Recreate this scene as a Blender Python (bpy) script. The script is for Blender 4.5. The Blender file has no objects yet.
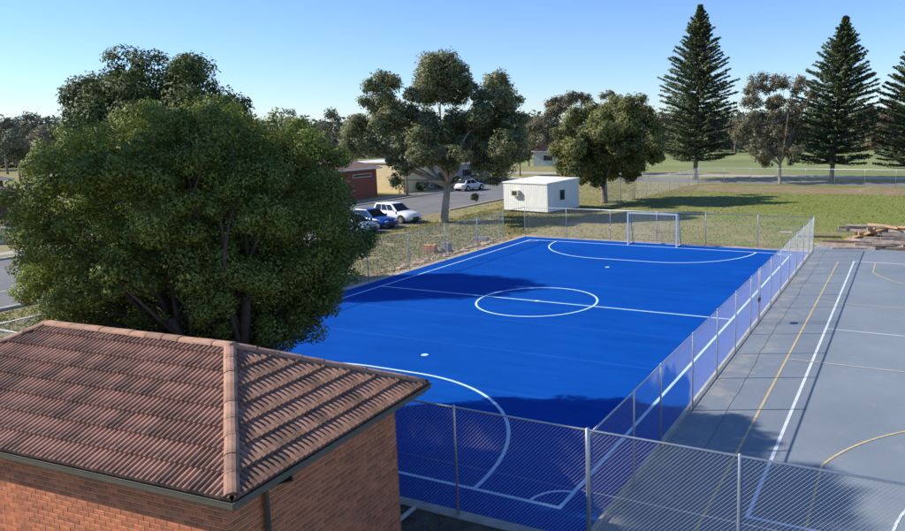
import bpy, bmesh, math, random
import numpy as np
from mathutils import Vector, Matrix
R = math.radians
sc = bpy.context.scene
COL = sc.collection
random.seed(7); rng = np.random.default_rng(11)

# ------------------------------------------------------------------ camera
CAM = Vector((6.436, -13.023, 8.045)); YAW, PITCH, ROLL, F = -0.4293, 0.1523, -0.0158, 732.41
_fw = Vector((math.sin(YAW)*math.cos(PITCH), math.cos(YAW)*math.cos(PITCH), -math.sin(PITCH)))
_rt = Vector((math.cos(YAW), -math.sin(YAW), 0)); _up = _rt.cross(_fw)
_r2 = _rt*math.cos(ROLL)+_up*math.sin(ROLL); _u2 = -_rt*math.sin(ROLL)+_up*math.cos(ROLL)
cd = bpy.data.cameras.new('camera'); cam = bpy.data.objects.new('camera', cd); COL.objects.link(cam)
m = Matrix.Identity(4)
for i in range(3): m[i][0] = _r2[i]; m[i][1] = _u2[i]; m[i][2] = -_fw[i]; m[i][3] = CAM[i]
cam.matrix_world = m
cd.sensor_width = 36; cd.lens = 36*F/905; cd.shift_x = -123.17/905; cd.shift_y = -27.27/905
cd.clip_end = 5000; cd.clip_start = 0.1
sc.camera = cam
# ------------------------------------------------------------------ light
SUN_EL, SUN_TRAVEL = R(35.2), R(24)        # light travels 24 degrees left of +x
w = bpy.data.worlds.new('World'); sc.world = w; w.use_nodes = True
nt = w.node_tree; bg = nt.nodes['Background']
sky = nt.nodes.new('ShaderNodeTexSky'); sky.sky_type = 'NISHITA'; sky.sun_disc = False
sky.sun_elevation = SUN_EL
sd = Vector((-math.cos(SUN_TRAVEL), -math.sin(SUN_TRAVEL)))
sky.sun_rotation = math.atan2(sd.x, sd.y) % (2*math.pi)
sky.air_density = 1.0; sky.dust_density = 0.0; sky.ozone_density = 4.0; sky.altitude = 0
tint = nt.nodes.new('ShaderNodeMix'); tint.data_type = 'RGBA'; tint.blend_type = 'MULTIPLY'; tint.inputs[0].default_value = 1
tint.inputs[7].default_value = (.84, .97, 1.24, 1)
nt.links.new(sky.outputs[0], tint.inputs[6]); nt.links.new(tint.outputs[2], bg.inputs[0]); bg.inputs[1].default_value = 0.105
sl = bpy.data.lights.new('sun', 'SUN'); so = bpy.data.objects.new('sun', sl); COL.objects.link(so)
sl.energy = 4.9; sl.angle = R(0.55); sl.color = (1.0, 0.93, 0.82)
trav = Vector((math.cos(SUN_EL)*math.cos(SUN_TRAVEL), math.cos(SUN_EL)*math.sin(SUN_TRAVEL), -math.sin(SUN_EL)))
so.rotation_euler = trav.to_track_quat('-Z', 'Y').to_euler(); so.location = (-40, -20, 40)
sc.view_settings.view_transform = 'Standard'; sc.view_settings.look = 'None'
sc.view_settings.exposure = 0.45; sc.view_settings.gamma = 1
sc.render.engine = 'CYCLES'

def at(u, v, depth):
    """a real world point seen in a direction at a given distance in front of the viewer"""
    a = (u-452.5-123.17)/F; b = -(v-265.5+27.27)/F
    return CAM+(_fw+_r2*a+_u2*b)*depth

# ------------------------------------------------------------------ materials
MATS = {}
def nodes_mat(name):
    mt = bpy.data.materials.new(name); mt.use_nodes = True
    n = mt.node_tree.nodes; return mt, mt.node_tree, n['Principled BSDF']
def ramp(t, src, stops):
    r = t.nodes.new('ShaderNodeValToRGB'); e = r.color_ramp.elements
    while len(e) < len(stops): e.new(0.5)
    for k, (p, c) in enumerate(stops): e[k].position = p; e[k].color = (*c, 1)
    t.links.new(src, r.inputs[0]); return r.outputs[0]
def noise(t, scale, detail=4, rough=.55, vec=None, dim='3D'):
    n = t.nodes.new('ShaderNodeTexNoise'); n.inputs['Scale'].default_value = scale
    n.inputs['Detail'].default_value = detail; n.inputs['Roughness'].default_value = rough
    if vec is None:
        tc = t.nodes.new('ShaderNodeTexCoord'); vec = tc.outputs['Object']
    t.links.new(vec, n.inputs['Vector']); return n.outputs['Fac']
def mixc(t, fac, a, b, mode='MIX'):
    mx = t.nodes.new('ShaderNodeMix'); mx.data_type = 'RGBA'; mx.blend_type = mode
    for s, v in ((0, fac), (6, a), (7, b)):
        if isinstance(v, (int, float)): mx.inputs[s].default_value = v
        elif isinstance(v, tuple): mx.inputs[s].default_value = (*v, 1)
        else: t.links.new(v, mx.inputs[s])
    return mx.outputs[2]
def bump(t, b, h, strength=.3, dist=.01):
    bp = t.nodes.new('ShaderNodeBump'); bp.inputs['Strength'].default_value = strength
    bp.inputs['Distance'].default_value = dist
    t.links.new(h, bp.inputs['Height']); t.links.new(bp.outputs[0], b.inputs['Normal'])
def plain(name, col, rough=.7, var=.15, scale=6, metal=0, bmp=0, rnd=0):
    mt, t, b = nodes_mat(name)
    f = noise(t, scale)
    lo = tuple(c*(1-var) for c in col); hi = tuple(min(1, c*(1+var)) for c in col)
    c = ramp(t, f, [(.3, lo), (.7, hi)])
    if rnd:
        oi = t.nodes.new('ShaderNodeObjectInfo'); ge = t.nodes.new('ShaderNodeNewGeometry')
        ad = t.nodes.new('ShaderNodeMath'); ad.operation = 'ADD'
        t.links.new(oi.outputs['Random'], ad.inputs[0]); t.links.new(ge.outputs['Random Per Island'], ad.inputs[1])
        fr = t.nodes.new('ShaderNodeMath'); fr.operation = 'FRACT'; t.links.new(ad.outputs[0], fr.inputs[0])
        c = mixc(t, 1.0, c, ramp(t, fr.outputs[0], [(0, (1-rnd,)*3), (.5, (1, 1-rnd*.15, 1-rnd*.2)), (1, (1+rnd*.6, 1+rnd*.5, 1+rnd*.5))]), 'MULTIPLY')
    t.links.new(c, b.inputs['Base Color'])
    b.inputs['Roughness'].default_value = rough; b.inputs['Metallic'].default_value = metal
    if bmp: bump(t, b, noise(t, scale*12), bmp)
    MATS[name] = mt; return mt
def leaf_mat(name, c1, c2, c3=None, trans=.28):
    mt, t, b = nodes_mat(name)
    ge = t.nodes.new('ShaderNodeNewGeometry')
    f = noise(t, .55, 3)
    base = ramp(t, f, [(.33, c1), (.62, c2)])
    r = ramp(t, ge.outputs['Random Per Island'], [(0, (.55, .55, .55)), (.6, (1, 1, 1)), (1, (1.35, 1.3, 1.1))])
    c = mixc(t, 1.0, base, r, 'MULTIPLY')
    if c3:
        g = ramp(t, ge.outputs['Random Per Island'], [(.90, (0, 0, 0)), (.93, (1, 1, 1))])
        c = mixc(t, g, c, c3)
    t.links.new(c, b.inputs['Base Color']); b.inputs['Roughness'].default_value = .6
    b.inputs['Specular IOR Level'].default_value = .25
    tr = t.nodes.new('ShaderNodeBsdfTranslucent'); t.links.new(c, tr.inputs[0])
    mx = t.nodes.new('ShaderNodeMixShader'); mx.inputs[0].default_value = trans
    out = t.nodes['Material Output']
    t.links.new(b.outputs[0], mx.inputs[1]); t.links.new(tr.outputs[0], mx.inputs[2]); t.links.new(mx.outputs[0], out.inputs[0])
    MATS[name] = mt; return mt
def M(n): return MATS[n]

# grass: green and dried patches
mt, t, b = nodes_mat('grass')
big = noise(t, .09, 5, .6); mid = noise(t, .5, 6, .65); fine = noise(t, 9, 6, .7)
green = ramp(t, fine, [(.3, (.12, .15, .034)), (.7, (.27, .30, .080))])
dry = ramp(t, fine, [(.3, (.20, .165, .080)), (.7, (.42, .36, .20))])
tc = t.nodes.new('ShaderNodeTexCoord'); sp = t.nodes.new('ShaderNodeSeparateXYZ'); t.links.new(tc.outputs['Object'], sp.inputs[0])
# nearer the courts and the road the grass is drier
mr = t.nodes.new('ShaderNodeMapRange'); mr.inputs[1].default_value = -22; mr.inputs[2].default_value = -2
mr.inputs[3].default_value = .15; mr.inputs[4].default_value = -.03; t.links.new(sp.outputs['X'], mr.inputs[0])
mr2 = t.nodes.new('ShaderNodeMapRange'); mr2.inputs[1].default_value = 38; mr2.inputs[2].default_value = 58
mr2.inputs[3].default_value = .07; mr2.inputs[4].default_value = -.07; t.links.new(sp.outputs['Y'], mr2.inputs[0])
def madd(t, a, b_, op='ADD'):
    n = t.nodes.new('ShaderNodeMath'); n.operation = op
    for i, v in enumerate((a, b_)):
        if isinstance(v, (int, float)): n.inputs[i].default_value = v
        else: t.links.new(v, n.inputs[i])
    return n.outputs[0]
s = madd(t, madd(t, madd(t, big, .45, 'MULTIPLY'), madd(t, mid, .55, 'MULTIPLY')), madd(t, mr.outputs[0], mr2.outputs[0]))
fac = ramp(t, s, [(.44, (0, 0, 0)), (.66, (1, 1, 1))])
t.links.new(mixc(t, fac, green, dry), b.inputs['Base Color']); b.inputs['Roughness'].default_value = .95
b.inputs['Specular IOR Level'].default_value = .1
bump(t, b, noise(t, 14, 6, .8), .8, .05); MATS['grass'] = mt
# blue turf
mt, t, b = nodes_mat('blue_turf')
f1 = noise(t, .35, 4); f2 = noise(t, 60, 4, .8)
mpn = t.nodes.new('ShaderNodeMapping'); tc = t.nodes.new('ShaderNodeTexCoord'); mpn.inputs['Scale'].default_value = (.25, 1.6, 1)
t.links.new(tc.outputs['Object'], mpn.inputs[0]); f3 = noise(t, 1, 3, .5, mpn.outputs[0])
c = ramp(t, madd(t, madd(t, f1, f3), .5, 'MULTIPLY'), [(.32, (.0012, .060, .325)), (.68, (.0024, .082, .405))])
c = mixc(t, 1.0, c, ramp(t, f2, [(.3, (.8, .82, .85)), (.7, (1.15, 1.15, 1.12))]), 'MULTIPLY')
wv = t.nodes.new('ShaderNodeTexWave'); wv.bands_direction = 'Y'; wv.inputs['Scale'].default_value = .085; wv.inputs['Distortion'].default_value = .15
t.links.new(tc.outputs['Object'], wv.inputs['Vector'])
c = mixc(t, ramp(t, wv.outputs['Fac'], [(.99, (0, 0, 0)), (1, (.22, .22, .22))]), c, (.02, .13, .50))
c = mixc(t, ramp(t, noise(t, 2.4, 8, .75), [(.60, (0, 0, 0)), (.80, (.30, .30, .30))]), c, (.10, .20, .42))
t.links.new(c, b.inputs['Base Color']); b.inputs['Roughness'].default_value = .9; b.inputs['Specular IOR Level'].default_value = .05
bump(t, b, f2, .5, .01); MATS['blue_turf'] = mt
# grey hard court
mt, t, b = nodes_mat('hard_court')
f1 = noise(t, .22, 6, .6); f2 = noise(t, 45, 5, .7); f3 = noise(t, 1.1, 6, .65)
c = ramp(t, f1, [(.3, (.170, .205, .238)), (.7, (.235, .275, .308))])
c = mixc(t, 1.0, c, ramp(t, f2, [(.3, (.86, .86, .86)), (.7, (1.1, 1.1, 1.1))]), 'MULTIPLY')
tc = t.nodes.new('ShaderNodeTexCoord'); sp = t.nodes.new('ShaderNodeSeparateXYZ'); t.links.new(tc.outputs['Object'], sp.inputs[0])
mr = t.nodes.new('ShaderNodeMapRange'); mr.inputs[1].default_value = 1.1; mr.inputs[2].default_value = 2.9
mr.inputs[3].default_value = .22; mr.inputs[4].default_value = 0; t.links.new(sp.outputs['X'], mr.inputs[0])
dust = ramp(t, madd(t, f3, mr.outputs[0]), [(.62, (0, 0, 0)), (.85, (.85, .85, .85))])
c = mixc(t, dust, c, (.38, .34, .29))
t.links.new(c, b.inputs['Base Color']); b.inputs['Roughness'].default_value = .8
bump(t, b, f2, .3, .005); MATS['hard_court'] = mt
# asphalt road
mt, t, b = nodes_mat('asphalt')
c = ramp(t, noise(t, .3, 6, .65), [(.3, (.13, .128, .125)), (.7, (.20, .195, .19))])
c = mixc(t, 1.0, c, ramp(t, noise(t, 30, 5, .8), [(.3, (.8, .8, .8)), (.7, (1.2, 1.2, 1.2))]), 'MULTIPLY')
t.links.new(c, b.inputs['Base Color']); b.inputs['Roughness'].default_value = .9; MATS['asphalt'] = mt
plain('turf_line', (.50, .72, .90), .8, .06, 8, bmp=.2)
plain('court_white', (.66, .70, .74), .7, .12, 5)
plain("court_yellow", (.56, .45, .23), .7, .15, 5)
plain('court_cream', (.52, .48, .38), .7, .14, 5)
plain('road_paint', (.6, .6, .56), .7, .12, 5)
plain('concrete', (.40, .37, .32), .9, .22, 2.5, bmp=.3)
plain('sandy_soil', (.40, .29, .18), .95, .35, 1.2, bmp=.6)
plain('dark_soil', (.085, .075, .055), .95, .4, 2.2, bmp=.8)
mt, t, b = nodes_mat('mound_earth')
c = mixc(t, ramp(t, noise(t, .5, 6, .7), [(.42, (0, 0, 0)), (.58, (1, 1, 1))]), ramp(t, noise(t, 3, 6, .7), [(.3, (.17, .16, .06)), (.7, (.30, .27, .12))]), ramp(t, noise(t, 2, 6, .7), [(.3, (.20, .12, .07)), (.7, (.42, .29, .18))]))
t.links.new(c, b.inputs['Base Color']); b.inputs['Roughness'].default_value = .95; bump(t, b, noise(t, 5, 6, .8), 1, .15); MATS['mound_earth'] = mt
plain('oval_grass', (.19, .225, .07), .95, .28, .05)
plain('galvanised', (.50, .52, .54), .42, .12, 6, metal=.75)
plain('mesh_wire', (.46, .49, .50), .45, .1, 6, metal=.35)
plain('goal_metal', (.42, .48, .54), .45, .08, 6)
plain('net_cord', (.75, .75, .75), .8, .1, 6)
plain('brick', (.53, .180, .078), .85, .22, 9, rnd=.28, bmp=.4)
plain('mortar', (.60, .44, .28), .95, .12, 12, bmp=.3)
plain('roof_tile', (.285, .16, .108), .85, .5, 3.2, rnd=.38, bmp=.5)
plain('ridge_tile', (.37, .215, .145), .9, .45, 4, rnd=.3, bmp=.5)
plain('gutter_paint', (.135, .125, .095), .5, .12, 4)
plain('soffit_paint', (.23, .20, .15), .8, .1, 4)
plain('trunk_dark', (.085, .062, .045), .95, .4, 3, bmp=.9)
plain('trunk_pale', (.33, .275, .22), .9, .35, 1.4, bmp=.6)
plain('trunk_grey', (.20, .17, .14), .9, .35, 1.4, bmp=.6)
plain('white_panel', (.78, .78, .74), .5, .05, 2)
plain('white_roof', (.82, .81, .77), .5, .05, 2)
plain('dark_rubber', (.02, .02, .02), .8, .1, 4)
plain('rim_metal', (.45, .46, .48), .35, .1, 4, metal=.7)
plain('car_glass', (.015, .02, .025), .08, .1, 4)
plain('car_white', (.74, .76, .78), .3, .03, 2)
plain('car_blue', (.008, .055, .27), .25, .05, 2)
plain('car_silver_blue', (.28, .38, .50), .3, .05, 2, metal=.3)
plain('lamp_glass', (.75, .75, .72), .15, .05, 4)
plain('tail_red', (.4, .01, .01), .3, .05, 4)
plain('black_trim', (.025, .025, .027), .6, .1, 4)
plain('red_brick_far', (.30, .10, .065), .9, .15, 3)
plain('brown_brick_far', (.16, .085, .06), .9, .15, 3)
plain('cream_wall', (.74, .60, .34), .85, .08, 1)
plain('pale_wall', (.50, .50, .47), .85, .12, 1)
plain('brown_roof', (.26, .165, .125), .85, .2, 2)
plain('terracotta_roof', (.42, .16, .10), .85, .2, 2)
plain('white_trim', (.75, .73, .68), .6, .05, 2)
plain('window_dark', (.03, .035, .045), .12, .1, 2)
plain('plank_grey', (.33, .28, .235), .9, .35, 3, rnd=.35, bmp=.5)
plain('plank_orange', (.52, .31, .15), .85, .2, 3, rnd=.2, bmp=.4)
plain('plank_dark', (.09, .065, .05), .9, .3, 3, rnd=.3, bmp=.5)
plain('orange_brick', (.56, .27, .12), .9, .2, 5, rnd=.3)
plain('grey_block', (.27, .26, .25), .9, .2, 4, rnd=.25)
plain('bin_cream', (.55, .52, .43), .6, .1, 3)
plain('bin_green', (.03, .12, .07), .5, .1, 3)
plain('pipe_pale', (.42, .42, .40), .6, .15, 4)
plain('pole_wood', (.36, .30, .24), .9, .2, 2)
leaf_mat('leaf_front', (.110, .158, .034), (.230, .285, .060), (.31, .33, .09), .28)
leaf_mat('leaf_back', (.070, .105, .035), (.12, .16, .055))
leaf_mat('leaf_gum', (.15, .180, .080), (.27, .29, .14), (.28, .25, .13), .25)
leaf_mat('leaf_olive', (.130, .155, .055), (.235, .25, .09), None, .25)
leaf_mat('leaf_grey', (.15, .155, .10), (.25, .24, .16), (.22, .15, .09), .2)
leaf_mat('leaf_pine', (.085, .135, .070), (.15, .20, .095), None, .1)
leaf_mat('leaf_far', (.095, .115, .075), (.17, .18, .12), None, .1)
leaf_mat('leaf_brown', (.12, .085, .06), (.19, .14, .10), None, .1)

# ------------------------------------------------------------------ mesh helpers
class MB:
    def __init__(s): s.v = []; s.f = []; s.m = []
    def add(s, vs, fs, mi=0):
        o = len(s.v); s.v += [tuple(p) for p in vs]; s.f += [tuple(i+o for i in f) for f in fs]; s.m += [mi]*len(fs); return s
    def hexa(s, b4, t4, mi=0):
        return s.add(list(b4)+list(t4), [(3, 2, 1, 0), (4, 5, 6, 7), (0, 1, 5, 4), (1, 2, 6, 5), (2, 3, 7, 6), (3, 0, 4, 7)], mi)
    def box(s, x0, x1, y0, y1, z0, z1, mi=0):
        return s.hexa([(x0, y0, z0), (x1, y0, z0), (x1, y1, z0), (x0, y1, z0)], [(x0, y0, z1), (x1, y0, z1), (x1, y1, z1), (x0, y1, z1)], mi)
    def bar(s, a, b_, wd, h, mi=0, up=(0, 0, 1)):
        a = Vector(a); b_ = Vector(b_); d = (b_-a).normalized(); sd_ = d.cross(Vector(up))
        if sd_.length < 1e-4: sd_ = d.cross(Vector((1, 0, 0)))
        sd_.normalize(); u = sd_.cross(d)
        q = lambda p: [p-sd_*wd/2-u*h/2, p+sd_*wd/2-u*h/2, p+sd_*wd/2+u*h/2, p-sd_*wd/2+u*h/2]
        return s.add(q(a)+q(b_), [(3, 2, 1, 0), (4, 5, 6, 7), (0, 1, 5, 4), (1, 2, 6, 5), (2, 3, 7, 6), (3, 0, 4, 7)], mi)
    def tube(s, pts, rad, n=8, mi=0, cap=True):
        pts = [Vector(p) for p in pts]
        if isinstance(rad, (int, float)): rad = [rad]*len(pts)
        vs = []; ref = Vector((0.31, .2, .93))
        for i, p in enumerate(pts):
            d = (pts[min(i+1, len(pts)-1)]-pts[max(i-1, 0)]).normalized()
            a = d.cross(ref)
            if a.length < .05: a = d.cross(Vector((1, 0, 0)))
            a.normalize(); c = d.cross(a)
            for k in range(n):
                an = 2*math.pi*k/n; vs.append(p+(a*math.cos(an)+c*math.sin(an))*rad[i])
        fs = []
        for i in range(len(pts)-1):
            for k in range(n):
                k2 = (k+1) % n; fs.append((i*n+k, i*n+k2, (i+1)*n+k2, (i+1)*n+k))
        if cap: fs.append(tuple(range(n-1, -1, -1))); fs.append(tuple((len(pts)-1)*n+k for k in range(n)))
        return s.add(vs, fs, mi)
    def mesh(s, name, mats, smooth=False):
        me = bpy.data.meshes.new(name); me.from_pydata(s.v, [], s.f)
        for mm in (mats if isinstance(mats, (list, tuple)) else [mats]): me.materials.append(M(mm))
        if len(me.materials) > 1: me.polygons.foreach_set('material_index', s.m)
        if smooth: me.polygons.foreach_set('use_smooth', [True]*len(s.f))
        me.update(); return me
    def build(s, name, mats, parent=None, smooth=False, kind=None):
        return link(name, s.mesh(name, mats, smooth), parent, kind)
def link(name, data, parent=None, kind=None):
    o = bpy.data.objects.new(name, data); COL.objects.link(o)
    if parent: o.parent = parent
    if kind: o['kind'] = kind
    return o
def tag(o, label, cat, group=None):
    o['label'] = label; o['category'] = cat
    if group: o['group'] = group
    return o
def thing(name, label, cat, loc=(0, 0, 0), rz=0, group=None):
    o = bpy.data.objects.new(name, None); COL.objects.link(o); o.location = loc; o.rotation_euler = (0, 0, rz)
    o.empty_display_size = .3
    return tag(o, label, cat, group)
def dup(root, loc, rz, label, group=None):
    r = root.copy(); COL.objects.link(r); r.location = loc; r.rotation_euler = (0, 0, rz); r['label'] = label
    if group: r['group'] = group
    for ch in list(root.children):
        c = ch.copy(); COL.objects.link(c); c.parent = r
        for g in ch.children:
            d = g.copy(); COL.objects.link(d); d.parent = c
    return r
def bevel_mesh(me, off=.01, seg=1):
    bm = bmesh.new(); bm.from_mesh(me)
    bmesh.ops.bevel(bm, geom=bm.edges[:], offset=off, segments=seg, affect='EDGES', profile=.5)
    bm.to_mesh(me); bm.free(); return me

def sheet(name, pts, z, mat, sub=None, kind='structure'):
    o = MB().add([(x, y, z) for x, y in pts], [tuple(range(len(pts)))]).build(name, mat)
    if kind: o['kind'] = kind
    return o
def ribbon(pts, wd, z, mb, closed=False):
    P = [Vector((p[0], p[1])) for p in pts]; n = len(P); L = []; Rr = []
    for i in range(n):
        a = P[(i-1) % n] if (closed or i) else P[i]; c = P[(i+1) % n] if (closed or i < n-1) else P[i]
        d1 = (P[i]-a); d2 = (c-P[i])
        d1 = d1.normalized() if d1.length > 0 else d2.normalized(); d2 = d2.normalized() if d2.length > 0 else d1
        d = (d1+d2).normalized(); nn = Vector((-d.y, d.x)); k = wd/2/max(.3, d.dot(d1))
        L.append((*(P[i]+nn*k), z)); Rr.append((*(P[i]-nn*k), z))
    fs = []
    for i in range(n if closed else n-1):
        j = (i+1) % n; fs.append((i, n+i, n+j, j))
    mb.add(L+Rr, fs)
def arc(cx, cy, r, a0, a1, n=40): return [(cx+r*math.cos(a0+(a1-a0)*i/n), cy+r*math.sin(a0+(a1-a0)*i/n)) for i in range(n+1)]

# ------------------------------------------------------------------ ground
def ground_mesh():
    mb = MB(); S = 2500
    mb.add([(-S, -S, 0), (S, -S, 0), (S, S, 0), (-S, S, 0)], [(0, 1, 2, 3)]); return mb
g = ground_mesh().build('ground', 'grass'); g['kind'] = 'structure'
W_, L_ = 18.14, 32.83; XC = -W_/2
# sandy worn margins round the blue court, dark soil under the big tree
def ragged(x0, x1, y0, y1, amp, n=40, seed=1):
    r = random.Random(seed); pts = []
    for i in range(n): pts.append((x0+(x1-x0)*i/n, y0-r.random()*amp))
    for i in range(n): pts.append((x1+r.random()*amp, y0+(y1-y0)*i/n))
    for i in range(n): pts.append((x1-(x1-x0)*i/n, y1+r.random()*amp))
    for i in range(n): pts.append((x0-r.random()*amp, y1-(y1-y0)*i/n))
    return pts
sheet('bare_soil', ragged(-21.0, 1.0, -1.4, 34.9, .5, seed=3), .004, 'sandy_soil')
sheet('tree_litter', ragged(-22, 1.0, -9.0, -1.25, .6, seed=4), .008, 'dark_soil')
sheet('court_end_soil', ragged(1.3, 14, 36.6, 38.2, .5, seed=5), .005, 'sandy_soil')
sheet('hard_court', [(1.02, -9.2), (22, -9.2), (22, 37.0), (1.02, 37.0)], .013, 'hard_court')
sheet('turf_court', [(-19.18, -0.93), (.97, -0.93), (.97, 34.05), (-19.18, 34.05)], .020, 'blue_turf')
mb = MB()
mb.box(-19.43, -19.18, -1.2, 34.32, -.1, .035); mb.box(.97, 1.05, -1.2, 34.32, -.1, .10)
mb.box(-19.18, .94, 34.05, 34.32, -.1, .035); mb.box(-19.18, .94, -1.2, -.93, -.1, .035)
mb.build('concrete_edging', 'concrete', kind='structure')
# turf markings
z = .025; mb = MB(); lw = .10
ribbon([(-W_, 0), (0, 0), (0, L_), (-W_, L_)], lw, z, mb, True)
ml = MB(); ribbon([(-W_+.06, L_/2), (-.06, L_/2)], lw, z+.0005, mb)
ribbon(arc(XC, L_/2, 2.81, 0, 2*math.pi, 72)[:-1], lw, z+.003, mb, True)
RD = 5.3; off = 1.65
ribbon(arc(XC-off, L_, RD, math.pi, 1.5*math.pi)+arc(XC+off, L_, RD, 1.5*math.pi, 2*math.pi), lw, z+.003, mb)
RN = 5.97; on = .96
ribbon(arc(XC+on, 0, RN, 0, .5*math.pi)+arc(XC-on, 0, RN, .5*math.pi, math.pi), lw, z+.003, mb)
for cx, cy, a in ((0, 0, .5*math.pi), (-W_, 0, 0), (-W_, L_, -.5*math.pi), (0, L_, math.pi)):
    ribbon(arc(cx, cy, .72, a, a+math.pi/2, 14), .08, z+.003, mb)
for py in (7.7, L_-7.7, L_/2):
    mb.add([(x, y, z+.004) for x, y in arc(XC, py, .13, 0, 2*math.pi, 20)[:-1]], [tuple(range(20))])
o = mb.build('turf_markings', 'turf_line', kind='structure')
# hard court markings
z = .018
mb = MB(); NX, NY, NL = 3.72, 1.19, 30.5; NC = NX+15.25/2
ribbon([(NX, NY), (NX+15.25, NY), (NX+15.25, NY+NL), (NX, NY+NL)], .09, z, mb, True)
ribbon([(NX, 16.38), (NX+15.25, 16.38)], .06, z+.003, mb)
for cy, a in ((NY, 0), (NY+NL, math.pi)): ribbon(arc(NC, cy, 4.9, a, a+math.pi, 50), .06, z+.003, mb)
mb.build('netball_markings', 'court_white', kind='structure')
mb = MB()
ribbon([(2.88, 31.4), (2.88, -.6), (19.8, -.6)], .07, z+.001, mb)
dy = math.sqrt(6.8**2-6.47**2)
a0 = math.atan2(dy, -6.47)
ribbon([(4.88, NY+.05)]+arc(NC, 2.1, 6.8, a0, math.pi-a0, 50)+[(NC+6.47, NY)], .06, z+.005, mb)
ribbon([(4.88, NY+NL-.05)]+arc(NC, 30.78, 6.8, -a0, -math.pi+a0, 50)+[(NC+6.47, NY+NL)], .06, z+.005, mb)
mb.build('basketball_markings', 'court_yellow', kind='structure')
mb = MB()
ribbon([(2.92, 12.0), (19.8, 12.0)], .06, z+.007, mb); ribbon([(2.92, 20.86), (19.8, 20.86)], .06, z+.007, mb)
mb.build('cross_markings', 'court_cream', kind='structure')

mb = MB(); rc = random.Random(9); px_ = 2.15; pts = []
for i in range(150):
    px_ += rc.uniform(-.03, .03); px_ = min(2.45, max(1.8, px_)); pts.append((px_, -.8+i*.25))
ribbon(pts, .010, .0175, mb)
pts = [(9.0+rc.uniform(-.03, .03), -6+i*.3) for i in range(143)]; ribbon(pts, .009, .0175, mb)
mb.build('court_cracks', 'black_trim', kind='structure')
# roads
rd = [(-47, -60), (-32.2, -60), (-31.7, 10), (-31.4, 33), (-31.9, 38.8), (-34.2, 41), (-34.9, 46), (-35.2, 60), (-36.5, 72), (-41, 82), (-52, 90), (-90, 94), (-90, 84), (-60, 80), (-50, 74), (-46.8, 66)]
sheet('street_road', rd, .010, 'asphalt')
mb = MB(); ribbon([(-36.2, -60), (-36.2, 29)], .11, .015, mb)
for i in range(5): ribbon([(-36.2, 29.2+i*2.95), (-31.9, 29.2+i*2.95)], .09, .0155, mb)
mb.build('road_line', 'road_paint', kind='structure')
mb = MB()
def kerb(pts, wd=.28, h=.13):
    for a, c in zip(pts[:-1], pts[1:]): mb.bar((*a, h/2-.02), (*c, h/2-.02), wd, h+.04)
kerb([(-47.15, -60), (-47.0, 66), (-50.2, 74.2), (-60, 80.2)])
kerb([(-32.05, -60), (-31.55, 10), (-31.25, 27)]); kerb([(-34.75, 47), (-35.05, 60), (-36.3, 72), (-40.8, 82.2), (-52, 90.2)])
mb.build('road_kerb', 'concrete', kind='structure')
sheet('footpath', [(-50.6, -60), (-49.2, -60), (-49.0, 70), (-50.4, 70)], .012, 'concrete')
sheet('park_road', [(-34, 86.5), (160, 84.5), (160, 92.5), (-34, 94)], .008, 'asphalt')
sheet('park_path', [(-80, 99), (200, 96), (200, 100), (-80, 104)], .007, 'concrete')
sheet('oval_field', arc(10, 175, 1, 0, 0, 1)[:0]+[(10+150*math.cos(a), 172+62*math.sin(a)) for a in np.linspace(0, 2*math.pi, 60)[:-1]], .006, 'oval_grass')
# long low earth mound
mb = MB(); nx, ny = 150, 14; X0, X1, Y0, Y1 = -24, 70, 72.5, 83.0
r = random.Random(5); bumps = [(r.uniform(X0, X1), r.uniform(Y0+3, Y1-2), r.uniform(1, 3.5), r.uniform(.1, .5)) for _ in range(90)]
vs = []
for j in range(ny+1):
    for i in range(nx+1):
        x = X0+(X1-X0)*i/nx; y = Y0+(Y1-Y0)*j/ny
        e = math.sin(math.pi*j/ny)**1.2*min(1, (i+.0)/8, (nx-i)/8)
        h = sum(a*math.exp(-((x-bx)**2+(y-by)**2)/s**2) for bx, by, s, a in bumps)
        vs.append((x, y, -.03+e*(.12+h*.35)))
fs = [(j*(nx+1)+i, j*(nx+1)+i+1, (j+1)*(nx+1)+i+1, (j+1)*(nx+1)+i) for j in range(ny) for i in range(nx)]
mb.add(vs, fs); mb.build('earth_mound', 'mound_earth', smooth=True, kind='structure')

# ------------------------------------------------------------------ chain-link fences
FH = 2.19
def mesh_panel(mb, a, b_, z0, z1, pitch, r1, r2):
    a = Vector((*a, 0)); b_ = Vector((*b_, 0)); d = b_-a; Ln = d.length; d.normalize(); H = z1-z0
    nrm = Vector((-d.y, d.x, 0))
    for sgn, rr, offn in ((1, r1, .0015), (-1, r2, -.0015)):
        k = -H if sgn > 0 else 0
        s0 = (math.floor(k/pitch))*pitch if sgn > 0 else 0.0
        lim = Ln if sgn > 0 else Ln+H
        s_ = s0
        while s_ < lim:
            # wire: s = s_ + sgn*t , z = z0 + t
            t0, t1 = 0.0, H
            if sgn > 0: t0 = max(t0, -s_); t1 = min(t1, Ln-s_)
            else: t0 = max(t0, s_-Ln); t1 = min(t1, s_)
            if t1-t0 > .02:
                p = a+d*(s_+sgn*t0)+Vector((0, 0, z0+t0))+nrm*offn; q = a+d*(s_+sgn*t1)+Vector((0, 0, z0+t1))+nrm*offn
                dd = (q-p).normalized(); e1 = dd.cross(nrm).normalized()
                ring = [nrm*rr, (e1*.87-nrm*.5)*rr, (-e1*.87-nrm*.5)*rr]
                mb.add([p+x for x in ring]+[q+x for x in ring], [(0, 1, 4, 3), (1, 2, 5, 4), (2, 0, 3, 5)])
            s_ += pitch
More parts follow.
